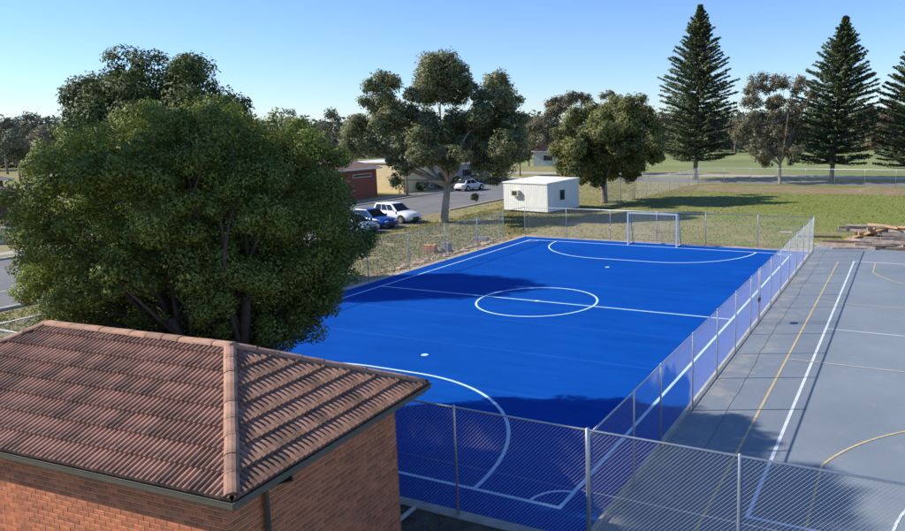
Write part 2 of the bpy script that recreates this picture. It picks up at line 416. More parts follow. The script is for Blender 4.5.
def fence(name, label, A, B, posts, pitch, r1, r2, h=FH, pr=.024, stays=(), mid=True, corner_posts=()):
    A = Vector(A); B = Vector(B); D = B-A; Ln = D.length; d = D.normalized()
    root = thing(name, label, 'fence', (A.x, A.y, 0))
    rel = lambda s, z: (d.x*s, d.y*s, z)
    for s_ in posts:
        rr = pr*1.7 if s_ in corner_posts else pr
        MB().tube([rel(s_, -.05), rel(s_, h+.03), rel(s_, h+.045)], [rr, rr, rr*.5], 10).build('post', 'galvanised', root, True)
    MB().tube([rel(0, h), rel(Ln, h)], .021, 8).build('top_rail', 'galvanised', root, True)
    if mid:
        MB().tube([rel(0, h*.48), rel(Ln, h*.48)], .003, 4).build('tension_wire', 'mesh_wire', root)
    MB().tube([rel(0, .09), rel(Ln, .09)], .003, 4).build('tension_wire', 'mesh_wire', root)
    ps = sorted(set([0, Ln])) if len(posts) < 2 else sorted(posts)
    for s0, s1 in zip(ps[:-1], ps[1:]):
        mb = MB(); mesh_panel(mb, (d.x*s0, d.y*s0), (d.x*s1, d.y*s1), .05, h-.01, pitch, r1, r2)
        mb.build('wire_mesh', 'mesh_wire', root, kind='stuff')
    return root
YN = -1.06; XS = 1.14; YF = 34.2; XL = -19.3
near_posts = [0, 2.85, 5.7, 8.55, 11.4, 14.25, 17.45, 20.44, 23.3, 26.2, 29.1, 32.0, 34.9]
fence('near_fence', 'chain-link fence crossing the foreground between the brick hut and the courts', (XL, YN), (XL+34.9, YN), near_posts, .080, .0037, .0014, h=2.38, pr=.026, corner_posts=(20.44,))
side_y = [1.45, 3.38, 6.28, 9.15, 11.85, 14.5, 16.05, 16.35, 18.9, 21.5, 24.2, 26.8, 29.4, 32.0]
fs_root = fence('side_fence', 'long chain-link fence between the blue turf court and the grey hard court', (XS, YN+.03), (XS, YF), [0.03]+[y-YN for y in side_y]+[YF-YN-.03], .085, .0016, .0010, mid=False, h=2.26)
MB().box(-.05, .05, 17.05, 17.35, .95, 1.10).build('gate_latch', 'black_trim', fs_root)
far_x = [XL, -15.9, -12.5, -9.1, -5.7, -2.3]
fence('far_fence', 'chain-link fence behind the goal at the far end of the blue court', (XL, YF), (XS, YF), [x-XL for x in far_x]+[XS-XL-.03], .085, .0020, .0014, mid=False)
fence('left_fence', 'chain-link fence along the roadside edge of the blue court', (XL, YN+.03), (XL, YF-.03), [0.03, 2.9, 5.8, 8.7, 11.6, 14.5, 17.9, 21.4, 25, 28.7, 32.1], .085, .0022, .0016, mid=False)
fence('park_fence', 'far chain-link fence along the earth bank below the tall pines', (-19.6, 84.0), (64.4, 82.6), [i*3.5 for i in range(25)], .15, .0042, .0034, mid=False)
fence('paddock_fence', 'chain-link fence running away from the olive green tree to the pines', (-21.5, 55.5), (-19.6, 83.9), [i*3.55 for i in range(9)], .12, .0038, .003, mid=False)

# ------------------------------------------------------------------ brick hut
hut = thing('brick_hut', 'small red brick hut with a hipped terracotta tile roof in the foreground', 'hut', (-1.56, -6.66, 0), R(3.3))
HL, HW, HZ, PT = 9.3, 4.66, 3.2, .5      # eave length, depth, eave height, roof slope
hp = HW/2; OV = .42
wx0, wx1, wy0, wy1 = -HL+OV, -OV, .25, HW-OV; WT = HZ-.14
MB().box(wx0+.012, wx1-.012, wy0+.012, wy1-.012, -.1, WT).build('mortar_core', 'mortar', hut)
bl, bh, bd, jt = .230, .069, .06, .0175
def brick_mesh(l):
    me = MB().box(-l/2, l/2, 0, bd, 0, bh).mesh('brick', 'brick'); return bevel_mesh(me, .003)
full = brick_mesh(bl); half_m = brick_mesh((bl-.009)/2)
def brick_wall(org, dx, dn, length, cand, rest):
    ncour = int(WT/(bh+jt)); zoff = WT-ncour*(bh+jt)
    for c_ in range(ncour):
        z_ = zoff+c_*(bh+jt); s_ = 0.0; first = True
        while s_ < length-.03:
            l = (bl-.009)/2 if (first and c_ % 2) else bl
            l = min(l, length-s_); first = False
            if l < .04: break
            jit = random.uniform(-.0015, .0015)
            p = Vector(org)+dx*(s_+l/2)+Vector((0, 0, z_))+dn*jit
            item = (p, dx, dn, l)
            cand.append(item); s_ += l+.009
def inframe(p):
    v = p-CAM; d = v.dot(_fw)
    return (575.67+F*v.dot(_r2)/d, 238.2-F*v.dot(_u2)/d, d)
cand = []
X = Vector((1, 0, 0)); Y = Vector((0, 1, 0))
brick_wall((wx0, wy0, 0), X, -Y, wx1-wx0, cand, None)      # near wall: dn outward
brick_wall((wx1, wy0+.0, 0), Y, X, wy1-wy0, cand, None)
brick_wall((wx1, wy1, 0), -X, Y, wx1-wx0, cand, None)
brick_wall((wx0, wy1, 0), -Y, -X, wy1-wy0, cand, None)
hm = Matrix.Translation(hut.location) @ Matrix.Rotation(R(3.3), 4, 'Z')
scored = []
for i, (p, dx, dn, l) in enumerate(cand):
    wp = hm @ p; u, v, d = inframe(wp)
    facing = (hm.to_3x3() @ dn).dot((CAM-wp).normalized())
    vis = facing > 0 and -5 < u < 910 and v < 534 and p.z < WT-.15
    scored.append((0 if vis else 1, d-facing*3, i))
scored.sort(); near = set(i for vz, d, i in scored[:300] if vz == 0)
def brick_matrix(p, dx, dn):
    mm = Matrix.Identity(4); iy = -dn
    for r_ in range(3): mm[r_][0] = dx[r_]; mm[r_][1] = iy[r_]; mm[r_][2] = (0, 0, 1)[r_]; mm[r_][3] = p[r_]
    return mm
restv = MB()
for i, (p, dx, dn, l) in enumerate(cand):
    mm = brick_matrix(p, dx, dn)
    if i in near:
        me = full if abs(l-bl) < 1e-4 else (half_m if abs(l-(bl-.009)/2) < 1e-4 else brick_mesh(l))
        o = link('brick', me, hut); o.matrix_local = mm
    else:
        q = [mm @ Vector(c_) for c_ in ((-l/2, 0, 0), (l/2, 0, 0), (l/2, bd, 0), (-l/2, bd, 0), (-l/2, 0, bh), (l/2, 0, bh), (l/2, bd, bh), (-l/2, bd, bh))]
        restv.hexa(q[:4], q[4:])
restv.build('brickwork', 'brick', hut, kind='stuff')
# soffit, fascia, gutter
MB().box(-HL+.02, -.02, .02, HW-.02, WT, WT+.025).build('soffit', 'soffit_paint', hut)
def ring_gutter():
    prof = [(0.0, -.10), (.10, -.10), (.115, -.02), (.125, 0), (.105, 0), (.092, -.08), (.012, -.08), (0.0, 0.0)]
    c4 = [(-HL, 0, -1, -1), (0, 0, 1, -1), (0, HW, 1, 1), (-HL, HW, -1, 1)]
    mb = MB(); n = len(prof); vs = []
    for x, y, sx, sy in c4:
        for o_, dz in prof: vs.append((x+sx*(o_-.03), y+sy*(o_-.03), HZ+dz-.005))
    fs = []
    for k in range(4):
        k2 = (k+1) % 4
        for j in range(n): j2 = (j+1) % n; fs.append((k*n+j, k2*n+j, k2*n+j2, k*n+j2))
    return mb.add(vs, fs)
ring_gutter().build('gutter', 'gutter_paint', hut)
mb = MB(); mb.box(-HL-.01, .01, -.012, .012, WT-.02, HZ); mb.box(-HL-.01, .01, HW-.012, HW+.012, WT-.02, HZ)
mb.box(-.012, .012, .012, HW-.012, WT-.02, HZ); mb.box(-HL-.012, -HL+.012, .012, HW-.012, WT-.02, HZ)
mb.build('fascia', 'gutter_paint', hut)
dp = MB(); dp.tube([(.03, 1.05, HZ-.1), (.03, 1.05, HZ-.2), (-OV+.06, .92, HZ-.34), (-OV+.06, .92, .0)], .042, 10)
dp.build('downpipe', 'gutter_paint', hut, True)
# roof underlay
e0 = .0; mb = MB(); zr = HZ+hp*PT-.03
mb.add([(-HL+.03, .03, HZ-.02), (-.03, .03, HZ-.02), (-.03, HW-.03, HZ-.02), (-HL+.03, HW-.03, HZ-.02), (-HL+hp, hp, zr), (-hp, hp, zr)],
       [(0, 1, 5, 4), (1, 2, 5), (2, 3, 4, 5), (3, 0, 4)])
mb.build('roof_underlay', 'plank_dark', hut)
# tiles
TWd, TG = .300, .3475; slope_len = math.hypot(hp, hp*PT); ca, sa = hp/slope_len, hp*PT/slope_len
def tile_bm(seed=0):
    bm = bmesh.new(); n = 19; prof = []
    for i in range(n):
        x = i/(n-1); ph = (x*3) % 1.0 if i < n-1 else 0
        hgt = .043*(max(0, math.sin(math.pi*ph))**.8)
        prof.append((x*TWd, hgt))
    top = TG+.05
    lo = [bm.verts.new((x, 0, h+.050)) for x, h in prof]; hi = [bm.verts.new((x, top, h+.004)) for x, h in prof]
    bt = [bm.verts.new((x, 0, .008)) for x, h in prof]
    for i in range(n-1):
        bm.faces.new((lo[i], lo[i+1], hi[i+1], hi[i])); bm.faces.new((bt[i], bt[i+1], lo[i+1], lo[i]))
    return bm
def to_mesh(bm, name, mat):
    me = bpy.data.meshes.new(name); bm.to_mesh(me); bm.free(); me.materials.append(M(mat)); return me
base_tile = to_mesh(tile_bm(), 'roof_tile', 'roof_tile')
def roof_face(org, ds, du, length, singles, joined):
    """org: left eave corner, ds along the eave, du horizontal up-slope"""
    ds = Vector(ds); du = Vector(du); upv = du*ca+Vector((0, 0, sa)); nv = ds.cross(upv)
    nrow = int(math.ceil(slope_len/TG-.01))
    for row in range(nrow):
        t0 = row*TG-.04
        nt_ = int(math.ceil(length/TWd)); s_start = (length-nt_*TWd)/2
        for k in range(nt_):
            s0 = s_start+k*TWd; s1 = s0+TWd
            # plan distances of the tile ends
            plo = t0*ca; phi = (t0+TG)*ca
            if s1 < max(0, plo)+.01 or s0 > length-max(0, plo)-.01: continue
            jit = random.uniform(-.004, .004)
            mm = Matrix.Identity(4); p = Vector(org)+ds*s0+upv*t0+nv*(.004+jit)
            for r_ in range(3): mm[r_][0] = ds[r_]; mm[r_][1] = upv[r_]; mm[r_][2] = nv[r_]; mm[r_][3] = p[r_]
            mm = mm @ Matrix.Rotation(random.uniform(-.006, .006), 4, 'Z')
            clip = s0 < phi+.06 or s1 > length-phi-.06 or t0+TG+.05 > slope_len
            if clip:
                bm = tile_bm()
                def cut(co, no):
                    bmesh.ops.bisect_plane(bm, geom=bm.verts[:]+bm.edges[:]+bm.faces[:], plane_co=co, plane_no=no, clear_outer=True)
                cut(Vector((0-s0, 0-t0, 0)), Vector((-1, ca, 0)).normalized())
                cut(Vector((length-s0, 0-t0, 0)), Vector((1, ca, 0)).normalized())
                cut(Vector((0, slope_len-t0, 0)), Vector((0, 1, 0)))
                if len(bm.faces) < 2: bm.free(); continue
                me = to_mesh(bm, 'roof_tile', 'roof_tile')
            else: me = base_tile
            if singles: o = link('roof_tile', me, hut); o.matrix_local = mm
            else:
                joined.add([mm @ v_.co for v_ in me.vertices], [tuple(f_.vertices) for f_ in me.polygons])
roof_face((-HL, 0, HZ), (1, 0, 0), (0, 1, 0), HL, True, None)
roof_face((0, 0, HZ), (0, 1, 0), (-1, 0, 0), HW, True, None)
jm = MB()
roof_face((0, HW, HZ), (-1, 0, 0), (0, -1, 0), HL, False, jm)
roof_face((-HL, HW, HZ), (0, -1, 0), (1, 0, 0), HW, False, jm)
jm.build('rear_tiling', 'roof_tile', hut, kind='stuff')
def cap_line(a, c, rr=.105):
    a = Vector(a); c = Vector(c); D = c-a; n = max(1, round(D.length/.40)); d = D.normalized(); st = D.length/n
    sd_ = d.cross(Vector((0, 0, 1))).normalized(); u = sd_.cross(d)
    mb = MB(); K = 7; L = st+.05; PR = [(1, 0), (.92, .42), (.55, .86), (0, 1), (-.55, .86), (-.92, .42), (-1, 0)]
    vs = []
    for e, (tt, sc_) in enumerate(((0, 1.03), (.02, 1.03), (.021, .99), (L, .95))):
        for k in range(K):
            wx = PR[k][0]*rr*sc_; wz = PR[k][1]*rr*.66*sc_
            vs.append((wx, tt, wz))
        
    fs = []
    for e in range(3):
        for k in range(K-1): fs.append((e*K+k, (e+1)*K+k, (e+1)*K+k+1, e*K+k+1))
    fs.append(tuple(range(K)))
    me = mb.add(vs, fs).mesh('ridge_cap', 'ridge_tile')
    for i in range(n):
        p = a+d*(i*st-.02)+u*(.018+random.uniform(-.005, .005)); mm = Matrix.Identity(4)
        for r_ in range(3): mm[r_][0] = sd_[r_]; mm[r_][1] = d[r_]; mm[r_][2] = u[r_]; mm[r_][3] = p[r_]
        mm = mm @ Matrix.Rotation(random.uniform(-.02, .02), 4, 'Z')
        o = link('ridge_cap', me, hut); o.matrix_local = mm
ZT = HZ+hp*PT
cap_line((-.03, .03, HZ+.035), (-hp, hp, ZT+.03)); cap_line((-.03, HW-.03, HZ+.035), (-hp, hp, ZT+.03))
cap_line((-HL+.03, .03, HZ+.035), (-HL+hp, hp, ZT+.03)); cap_line((-HL+.03, HW-.03, HZ+.035), (-HL+hp, hp, ZT+.03))
cap_line((-hp+.05, hp, ZT+.03), (-HL+hp-.05, hp, ZT+.03))
# pale pipe lying on the soil
o = MB().tube([(-2.80, -2.35, .055), (-2.83, -1.26, .055)], .05, 10).build('drain_pipe', 'pipe_pale', None, True)
tag(o, 'short pale pipe lying on dark soil between the brick hut and the near fence', 'pipe')

# ------------------------------------------------------------------ goal
gx0, gx1, gy, gh = XC-1.66, XC+1.74, L_+.16, 2.13
goal = thing('goal', 'white metal goal with net at the far end of the blue court', 'goal', ((gx0+gx1)/2, gy, .02))
hw = (gx1-gx0)/2
for sx in (-1, 1):
    MB().box(sx*hw-.05, sx*hw+.05, -.05, .05, 0, gh).build('goal_post', 'goal_metal', goal)
    mb = MB(); mb.tube([(sx*hw, 0, gh-.03), (sx*hw, .45, gh-.03), (sx*hw, 1.0, .04)], .03, 8)
    mb.build('net_support', 'goal_metal', goal, True)
    MB().bar((sx*hw, .05, .04), (sx*hw, 1.0, .04), .06, .06).build('ground_bar', 'goal_metal', goal)
MB().box(-hw-.05, hw+.05, -.055, .055, gh, gh+.1).build('crossbar', 'goal_metal', goal)
MB().bar((-hw, 1.0, .04), (hw, 1.0, .04), .06, .06).build('ground_bar', 'goal_metal', goal)
MB().bar((-hw, .45, gh-.03), (hw, .45, gh-.03), .05, .05).build('top_bar', 'goal_metal', goal)
mb = MB()
for i in range(29):
    x = -hw+2*hw*i/28; mb.tube([(x, 0, gh), (x, .45, gh-.04), (x, 1.0, .05)], .0035, 3, cap=False)
for j in range(18):
    f = j/17; y_ = .45+.55*f; z_ = (gh-.04)*(1-f)+.05*f
    mb.tube([(-hw, 0, z_), (-hw, y_, z_), (hw, y_, z_), (hw, 0, z_)], .0035, 3, cap=False)
mb.build('net', 'net_cord', goal, kind='stuff')

# ------------------------------------------------------------------ leaves and trees
def leaf_mesh(name, P, O, size, mat, aspect=2.2, jitter=.6, up=.25):
    """P positions (n,3); O outward normals; one small folded leaf-cluster face each"""
    n = len(P); nrm = O+rng.normal(0, jitter, (n, 3)); nrm[:, 2] += up
    nrm /= np.linalg.norm(nrm, axis=1)[:, None]+1e-9
    r = rng.normal(0, 1, (n, 3)); a = np.cross(nrm, r); a /= np.linalg.norm(a, axis=1)[:, None]+1e-9
    b_ = np.cross(nrm, a)
    sz = size*(.6+.8*rng.random((n, 1)))
    a = a*sz*.5*aspect**.5; b_ = b_*sz*.5/aspect**.5
    fl = (nrm*O).sum(1) < 0; b_[fl] *= -1
    V = np.empty((n, 4, 3)); V[:, 0] = P-a; V[:, 1] = P-b_*1.0+a*.1; V[:, 2] = P+a; V[:, 3] = P+b_*1.0+a*.1
    me = bpy.data.meshes.new(name); me.vertices.add(n*4); me.vertices.foreach_set('co', V.astype(np.float32).ravel())
    me.loops.add(n*4); me.loops.foreach_set('vertex_index', np.arange(n*4, dtype=np.int32))
    me.polygons.add(n); me.polygons.foreach_set('loop_start', np.arange(0, n*4, 4, dtype=np.int32))
    me.materials.append(M(mat)); me.update(calc_edges=True)
    flip = (nrm*O).sum(1) < 0; nn = nrm.copy(); nn[flip] *= -1
    nn = nn*.55+O*.9; nn /= np.linalg.norm(nn, axis=1)[:, None]+1e-9
    me.polygons.foreach_set('use_smooth', np.ones(n, dtype=bool))
    me.normals_split_custom_set_from_vertices(np.repeat(nn, 4, axis=0).astype(np.float32).tolist())
    return me
def puff_points(puffs, dens, shell=.45, ragged_=0):
    """puffs: list of (center, radius); leaves near each puff's surface"""
    Ps, Os = [], []
    for c, r_ in puffs:
        n = max(12, int(dens*r_*r_))
        d = rng.normal(0, 1, (n, 3)); d /= np.linalg.norm(d, axis=1)[:, None]
        rad = r_*(1-shell*rng.random((n, 1))**1.6)*(.86+.28*rng.random((n, 1)))*(1+ragged_*np.sin(d@rng.normal(0, 3.2, 3)+rng.random()*6)[:, None])
        P = np.array(c)[None]+d*rad*np.array([1, 1, .85]); Ps.append(P); Os.append(d)
    return np.concatenate(Ps), np.concatenate(Os)
def subpuffs(c, r_, k, rs=(.34, .6)):
    out = []
    for _ in range(k):
        d = rng.normal(0, 1, 3); d /= np.linalg.norm(d); d[2] *= .8
        rr = r_*rng.uniform(*rs); out.append((np.array(c)+d*(r_-rr*.75), rr))
    return out
LAT = np.array([_rt.x, _rt.y, 0]); FWH = np.array([math.sin(YAW), math.cos(YAW), 0])
def limb(p0, p1, r0, r1, sag=.15, n=5):
    p0 = Vector(p0); p1 = Vector(p1); L = (p1-p0).length; pts = []
    off_ = Vector((random.uniform(-1, 1), random.uniform(-1, 1), random.uniform(-.2, .8)))*sag*L*.5
    for i in range(n+1):
        f = i/n; pts.append(p0.lerp(p1, f)+off_*math.sin(math.pi*f))
    return pts, [r0+(r1-r0)*i/n for i in range(n+1)]
def finish_tree(name, label, base, puffs, leafmat, trunkmat, leaf, dens, limbs, group=None, aspect=2.2, cat='tree', shell=.45, jitter=.6, ragged_=0):
    root = thing(name, label, cat, (base[0], base[1], 0), 0, group)
    P, O = puff_points(puffs, dens, shell, ragged_); P = P-np.array([base[0], base[1], 0]); 
    keep = P[:, 2] > .15; P = P[keep]; O = O[keep]
    link('crown', leaf_mesh('crown', P, O, leaf, leafmat, aspect, jitter), root)
    mb = MB()
    for pts, rad in limbs:
        mb.tube([Vector(p)-Vector((base[0], base[1], 0)) for p in pts], rad, 9)
    mb.build('trunk', trunkmat, root, True)
    return root
def auto_limbs(base, puffs, fork, r0, k, spread=.35, lean=(0, 0)):
    """trunk up to a fork, then limbs reaching to k of the puffs"""
    B = Vector((base[0], base[1], -.1)); Fk = Vector((base[0]+lean[0], base[1]+lean[1], fork)); out = []
    out.append(([B, B.lerp(Fk, .12), B.lerp(Fk, .6), Fk], [r0*1.35, r0, r0*.86, r0*.72]))
    idx = rng.permutation(len(puffs))[:k]
    for i in idx:
        c = Vector(puffs[i][0]); f = random.uniform(.75, 1.0); s_ = B.lerp(Fk, f)
        pts, rad = limb(s_, s_.lerp(c, .98), r0*random.uniform(.3, .5), r0*.07, spread); out.append((pts, rad))
    return out

# --- front tree, right behind the hut
rng = np.random.default_rng(21); random.seed(21)
base = (-7.55, -1.75); C = np.array(at(203, 230, 17.9)); puffs = []; macro = []
tries = 0
while len(macro) < 92 and tries < 30000:
    tries += 1
    d = rng.normal(0, 1, 3); d /= np.linalg.norm(d); d = np.sign(d)*np.abs(d)**.74; d /= max(1, np.linalg.norm(d)*.90)
    mr_ = rng.uniform(.62, 1.12); q = rng.uniform(.88, 1.04)
    up = 3.25 if d[2] > 0 else 3.25
    wl = 3.88 if d[2] < .3 else 3.75
    loc = LAT*d[0]*(wl-mr_*.85)*q+FWH*d[1]*(3.15-mr_*.7)*q+np.array([0, 0, d[2]*(up-mr_*.7)*q])
    a = loc@LAT
    if loc[2] < -.6 and -1.0 < a < 1.7 and loc@FWH < .6 and rng.random() < .8: continue
    if any(np.linalg.norm(C+loc-c0) < .62*(mr_+r0) for c0, r0 in macro): continue
    macro.append((C+loc, mr_))
for c, mr_ in macro:
    for _ in range(11):
        d = rng.normal(0, 1, 3); d /= np.linalg.norm(d); rr = mr_*rng.uniform(.26, .46)
        puffs.append((c+d*(mr_-rr*.6)*np.array([1, 1, .85]), rr))
    puffs.append((c, mr_*.7))
for _ in range(40):
    d = rng.normal(0, 1, 3); d /= np.linalg.norm(d); loc = LAT*d[0]*2.6+FWH*d[1]*1.9+np.array([0, 0, d[2]*1.9+.4])
    puffs.append((C+loc*rng.uniform(.4, 1), rng.uniform(.5, .8)))
limbs = []
bz = Vector((base[0], base[1], -.1))
stems = [(-.75, .2), (-.1, .1), (.35, -.1), (-.35, -.25), (.1, .35)]
for sx, sf in stems:
    o1 = Vector(LAT*sx*.45+FWH*sf*.5); o2 = Vector(LAT*sx*2.2+FWH*sf*2.5)
    p1 = bz+o1+Vector((0, 0, 1.4)); p2 = bz+o2+Vector((0, 0, 4.4+random.uniform(-.3, .5)))
    limbs.append(([bz+o1*.4, p1, p1.lerp(p2, .5), p2], [.2, .15, .125, .09]))
    for _ in range(11):
        c = Vector(puffs[rng.integers(len(puffs))][0]); s_ = p1.lerp(p2, random.uniform(.25, 1))
        limbs.append(limb(s_, c, random.uniform(.045, .075), .012, .25))
pp = puffs
finish_tree('spreading_tree', 'large dark green spreading tree rising right behind the brick hut roof', base, pp, 'leaf_front', 'trunk_dark', .051, 3500, limbs, aspect=2.0, jitter=.5)

# --- tree behind it
rng = np.random.default_rng(5); random.seed(5)
base = (-27.6, 11.4); C = np.array(at(163, 149, 36.6)); puffs = []
for _ in range(150):
    d = rng.normal(0, 1, 3); d /= np.linalg.norm(d); r_ = rng.uniform(.7, 1.25); q = rng.uniform(.75, 1)
    loc = LAT*d[0]*(5.3-r_*.8)*q+FWH*d[1]*(3.8-r_)*q+np.array([0, 0, d[2]*(5.3-r_*.7)*q])
    puffs.append((C+loc, r_))
pp = [b2 for c, r_ in puffs for b2 in [(c, r_)]+subpuffs(c, r_*1.1, 3, (.3, .45))]
finish_tree('broadleaf_tree', 'tall dark tree whose rounded top shows above the tree behind the hut', base, pp, 'leaf_back', 'trunk_dark', .12, 620, auto_limbs(base, puffs, 3.2, .3, 12))

# --- tall slim tree standing outside the left of the view; it shades the near end of the courts
rng = np.random.default_rng(6); random.seed(6)
base = (-19.2, -8.1); puffs = []
for i in range(120):
    d = rng.normal(0, 1, 3); d /= np.linalg.norm(d); r_ = rng.uniform(.5, .9)
    puffs.append((np.array([base[0]+.1, base[1]+.1, 17.1])+d*np.array([2.4-r_*.7, 2.0-r_*.7, 1.8-r_*.5])*rng.uniform(.3, 1), r_))
finish_tree('gum_tree', 'tall slim tree with a high crown outside the left of the view', base, puffs, 'leaf_gum', 'trunk_pale', .17, 330, auto_limbs(base, puffs, 13.5, .25, 14))

# --- trees given as clumps at a real distance
def clump_tree(name, label, base, depth, clumps, ox, oy, sc_, leafmat, trunkmat, leaf, dens, fork, r0, dr, k=5, nl=14, group=None, lean=(0, 0), shell=.7, fill=0, spread=.3, rs=(.34, .6), gr=1.15):
    ppm = F/depth; big = []
    for x, y, r_ in clumps:
        p = at(ox+x/sc_, oy+y/sc_, depth); rr = r_/sc_/ppm
        big.append((np.array(p)+FWH*rng.uniform(-dr, dr), rr))
    for _ in range(fill):
        c, rr = big[rng.integers(len(big))]; c2, _r = big[rng.integers(len(big))]
        big.append(((c*.6+c2*.4)+FWH*rng.uniform(-dr, dr), rr*.8))
    big = [(c, rr*gr) for c, rr in big]
    puffs = [s_ for c, rr in big for s_ in subpuffs(c, rr, k, rs)+[(c, rr*.72)]]
    return finish_tree(name, label, base, puffs, leafmat, trunkmat, leaf, dens, auto_limbs(base, big, fork, r0, nl, spread, lean), group, shell=shell, ragged_=.22)
rng = np.random.default_rng(8); random.seed(8)
gum = [(300, 80, 62), (250, 90, 45), (350, 100, 46), (325, 135, 38), (450, 120, 50), (480, 165, 42), (400, 140, 30), (508, 215, 36), (140, 120, 48), (110, 170, 48), (150, 220, 50), (62, 240, 42), (38, 282, 28), (100, 285, 38), (180, 285, 38), (230, 205, 38), (260, 250, 52), (340, 220, 46), (380, 240, 50), (350, 290, 50), (420, 260, 46), (460, 285, 46), (485, 318, 34), (240, 310, 38), (280, 300, 36), (200, 345, 28), (160, 385, 20), (155, 330, 20), (400, 320, 46), (450, 350, 34), (440, 385, 20), (396, 430, 13), (330, 335, 30), (500, 270, 34), (225, 150, 26), (190, 180, 30), (420, 200, 44), (460, 225, 44)]
clump_tree('gum_tree', 'large gum tree with pale trunk on the verge between parked cars and white cabin', (-30.0, 39.3), 62.9, gum, 340, 45, 2.87, 'leaf_gum', 'trunk_pale', .15, 780, 3.8, .34, 2.6, k=8, nl=20, lean=(.5, .2), rs=(.3, .5), fill=16, gr=1.22)
t2 = [(560, 95, 55), (480, 100, 50), (390, 125, 50), (310, 150, 50), (630, 130, 40), (520, 150, 60), (600, 180, 62), (655, 200, 44), (676, 262, 42), (255, 230, 50), (232, 300, 44), (300, 280, 62), (380, 240, 70), (450, 230, 70), (540, 260, 70), (620, 280, 62), (655, 330, 36), (240, 370, 36), (300, 380, 52), (380, 350, 70), (460, 340, 70), (540, 350, 62), (600, 380, 42), (340, 435, 30), (400, 435, 34), (470, 410, 42), (560, 425, 34), (430, 165, 54), (640, 230, 50)]
clump_tree('round_tree', 'dense olive green tree with short trunk right of the white cabin', (-22.6, 57.8), 76.5, t2, 510, 85, 4.616, 'leaf_olive', 'trunk_grey', .17, 640, 2.6, .38, 3.6, k=8, nl=10, fill=40, gr=1.3)
t3 = [(200, 90, 42), (290, 55, 45), (345, 65, 38), (450, 45, 34), (185, 140, 40), (235, 110, 40), (140, 170, 40), (110, 200, 36), (200, 190, 45), (120, 240, 36), (250, 80, 40), (160, 250, 40)]
clump_tree('gum_tree', 'greyish gum tree showing above and left of the olive green tree', (-42, 96), 118, t3, 510, 85, 4.616, 'leaf_grey', 'trunk_grey', .25, 170, 4, .35, 3, k=7, nl=8)
t4 = [(190, 65, 38), (150, 100, 28), (225, 95, 25), (290, 62, 38), (345, 85, 36), (255, 75, 22), (160, 155, 38), (250, 150, 28), (135, 235, 42), (105, 285, 36), (200, 250, 38), (285, 165, 28), (300, 230, 42), (350, 170, 36), (160, 330, 36), (250, 340, 42), (320, 350, 36), (200, 370, 34), (350, 290, 42), (385, 120, 24), (250, 280, 40), (330, 390, 22), (215, 405, 20)]
rng = np.random.default_rng(14); random.seed(14)
clump_tree('gum_tree', 'airy grey-brown gum tree standing between the two tallest pines', (-9.2, 86.2), 96.8, t4, 715, 65, 4.084, 'leaf_grey', 'trunk_pale', .18, 300, 3.0, .20, 2.2, k=7, nl=14, spread=.15, rs=(.3, .5), fill=10, gr=1.4)
t5 = [(640, 200, 40), (680, 240, 42), (630, 270, 40), (690, 300, 38), (650, 320, 36), (600, 230, 36), (720, 200, 30)]
clump_tree('shade_tree', 'brownish bare-looking tree between the second and third pines', (10, 118), 124, t5, 715, 65, 4.084, 'leaf_brown', 'trunk_grey', .25, 150, 3, .3, 3, k=7, nl=10)

# --- Norfolk pines
def pine(base, H, rmax, label, seed, lean=(0, 0)):
    rg = np.random.default_rng(seed); rl = random.Random(seed)
    root = thing('pine_tree', label, 'tree', (base[0], base[1], 0), 0, 'tall layered pines beyond the field')
    ax = lambda z_: Vector((lean[0]*z_/H, lean[1]*z_/H, z_))
    MB().tube([ax(-.1), ax(1), ax(H*.5), ax(H*.99)], [.42, .33, .2, .03], 10).build('trunk', 'trunk_grey', root, True)
    br = MB(); P = []; O = []
    z_ = H*.115; lev = 0
    while z_ < H-.12:
        f = z_/H
        prof = min(.98, 1.95*(1-f)+.02) if f > .28 else .90+.1*(f/.28)
        nb = 9 if f < .85 else 6; ph = rl.random()*6.28
        for k in range(nb):
            an = ph+6.2832*k/nb+rl.uniform(-.12, .12); L = rmax*prof*rl.uniform(.80, 1.10)
            el = R(0+40*f**2+rl.uniform(-7, 7)); dv = Vector((math.cos(an)*math.cos(el), math.sin(an)*math.cos(el), math.sin(el)))
            p0 = ax(z_); p1 = p0+dv*L*.6; p2 = p0+dv*L+Vector((0, 0, L*.12))
            br.tube([p0, p1, p2], [.05*(1-f)+.02, .03, .01], 4, cap=False)
            n = int(24+L*31); t_ = .12+.9*rg.random(n)**.85
            lat = np.cross(np.array(dv), [0, 0, 1.]); lat /= np.linalg.norm(lat)
            base_ = np.array(p0)[None]+np.array(dv)[None]*(L*t_)[:, None]; base_[:, 2] += L*.12*t_**2
            wd = (.34*np.sqrt(np.clip(1.05-t_, 0, 1))+.08)*min(1, .35+L/4)
            u = rg.uniform(-1, 1, n); base_ += lat[None]*(u*wd*1.35)[:, None]; base_[:, 2] += wd*(np.abs(u)*.45+rg.uniform(-.1, .45, n))*.8
            P.append(base_); O.append(np.tile([0, 0, 1.0], (n, 1))+lat[None]*(u*.9)[:, None])
        z_ += (.62 if f < .8 else .42)*(1 if lev % 2 else 1.1); lev += 1
    br.build('branches', 'trunk_grey', root)
    link('crown', leaf_mesh('crown', np.concatenate(P), np.concatenate(O), .30, 'leaf_pine', 3.0, .45, .1), root)
pine((-21.9, 90.8), 24.6, 5.5, 'tallest layered pine, left of the airy gum tree beyond the field', 31, (.55, 0))
pine((-3.3, 92.1), 21.7, 5.6, 'tall layered pine just right of the airy gum tree', 32, (1.1, 0))
pine((6.6, 92.6), 19.0, 5.2, 'layered pine at the right edge, partly out of view', 33, (.2, 0))

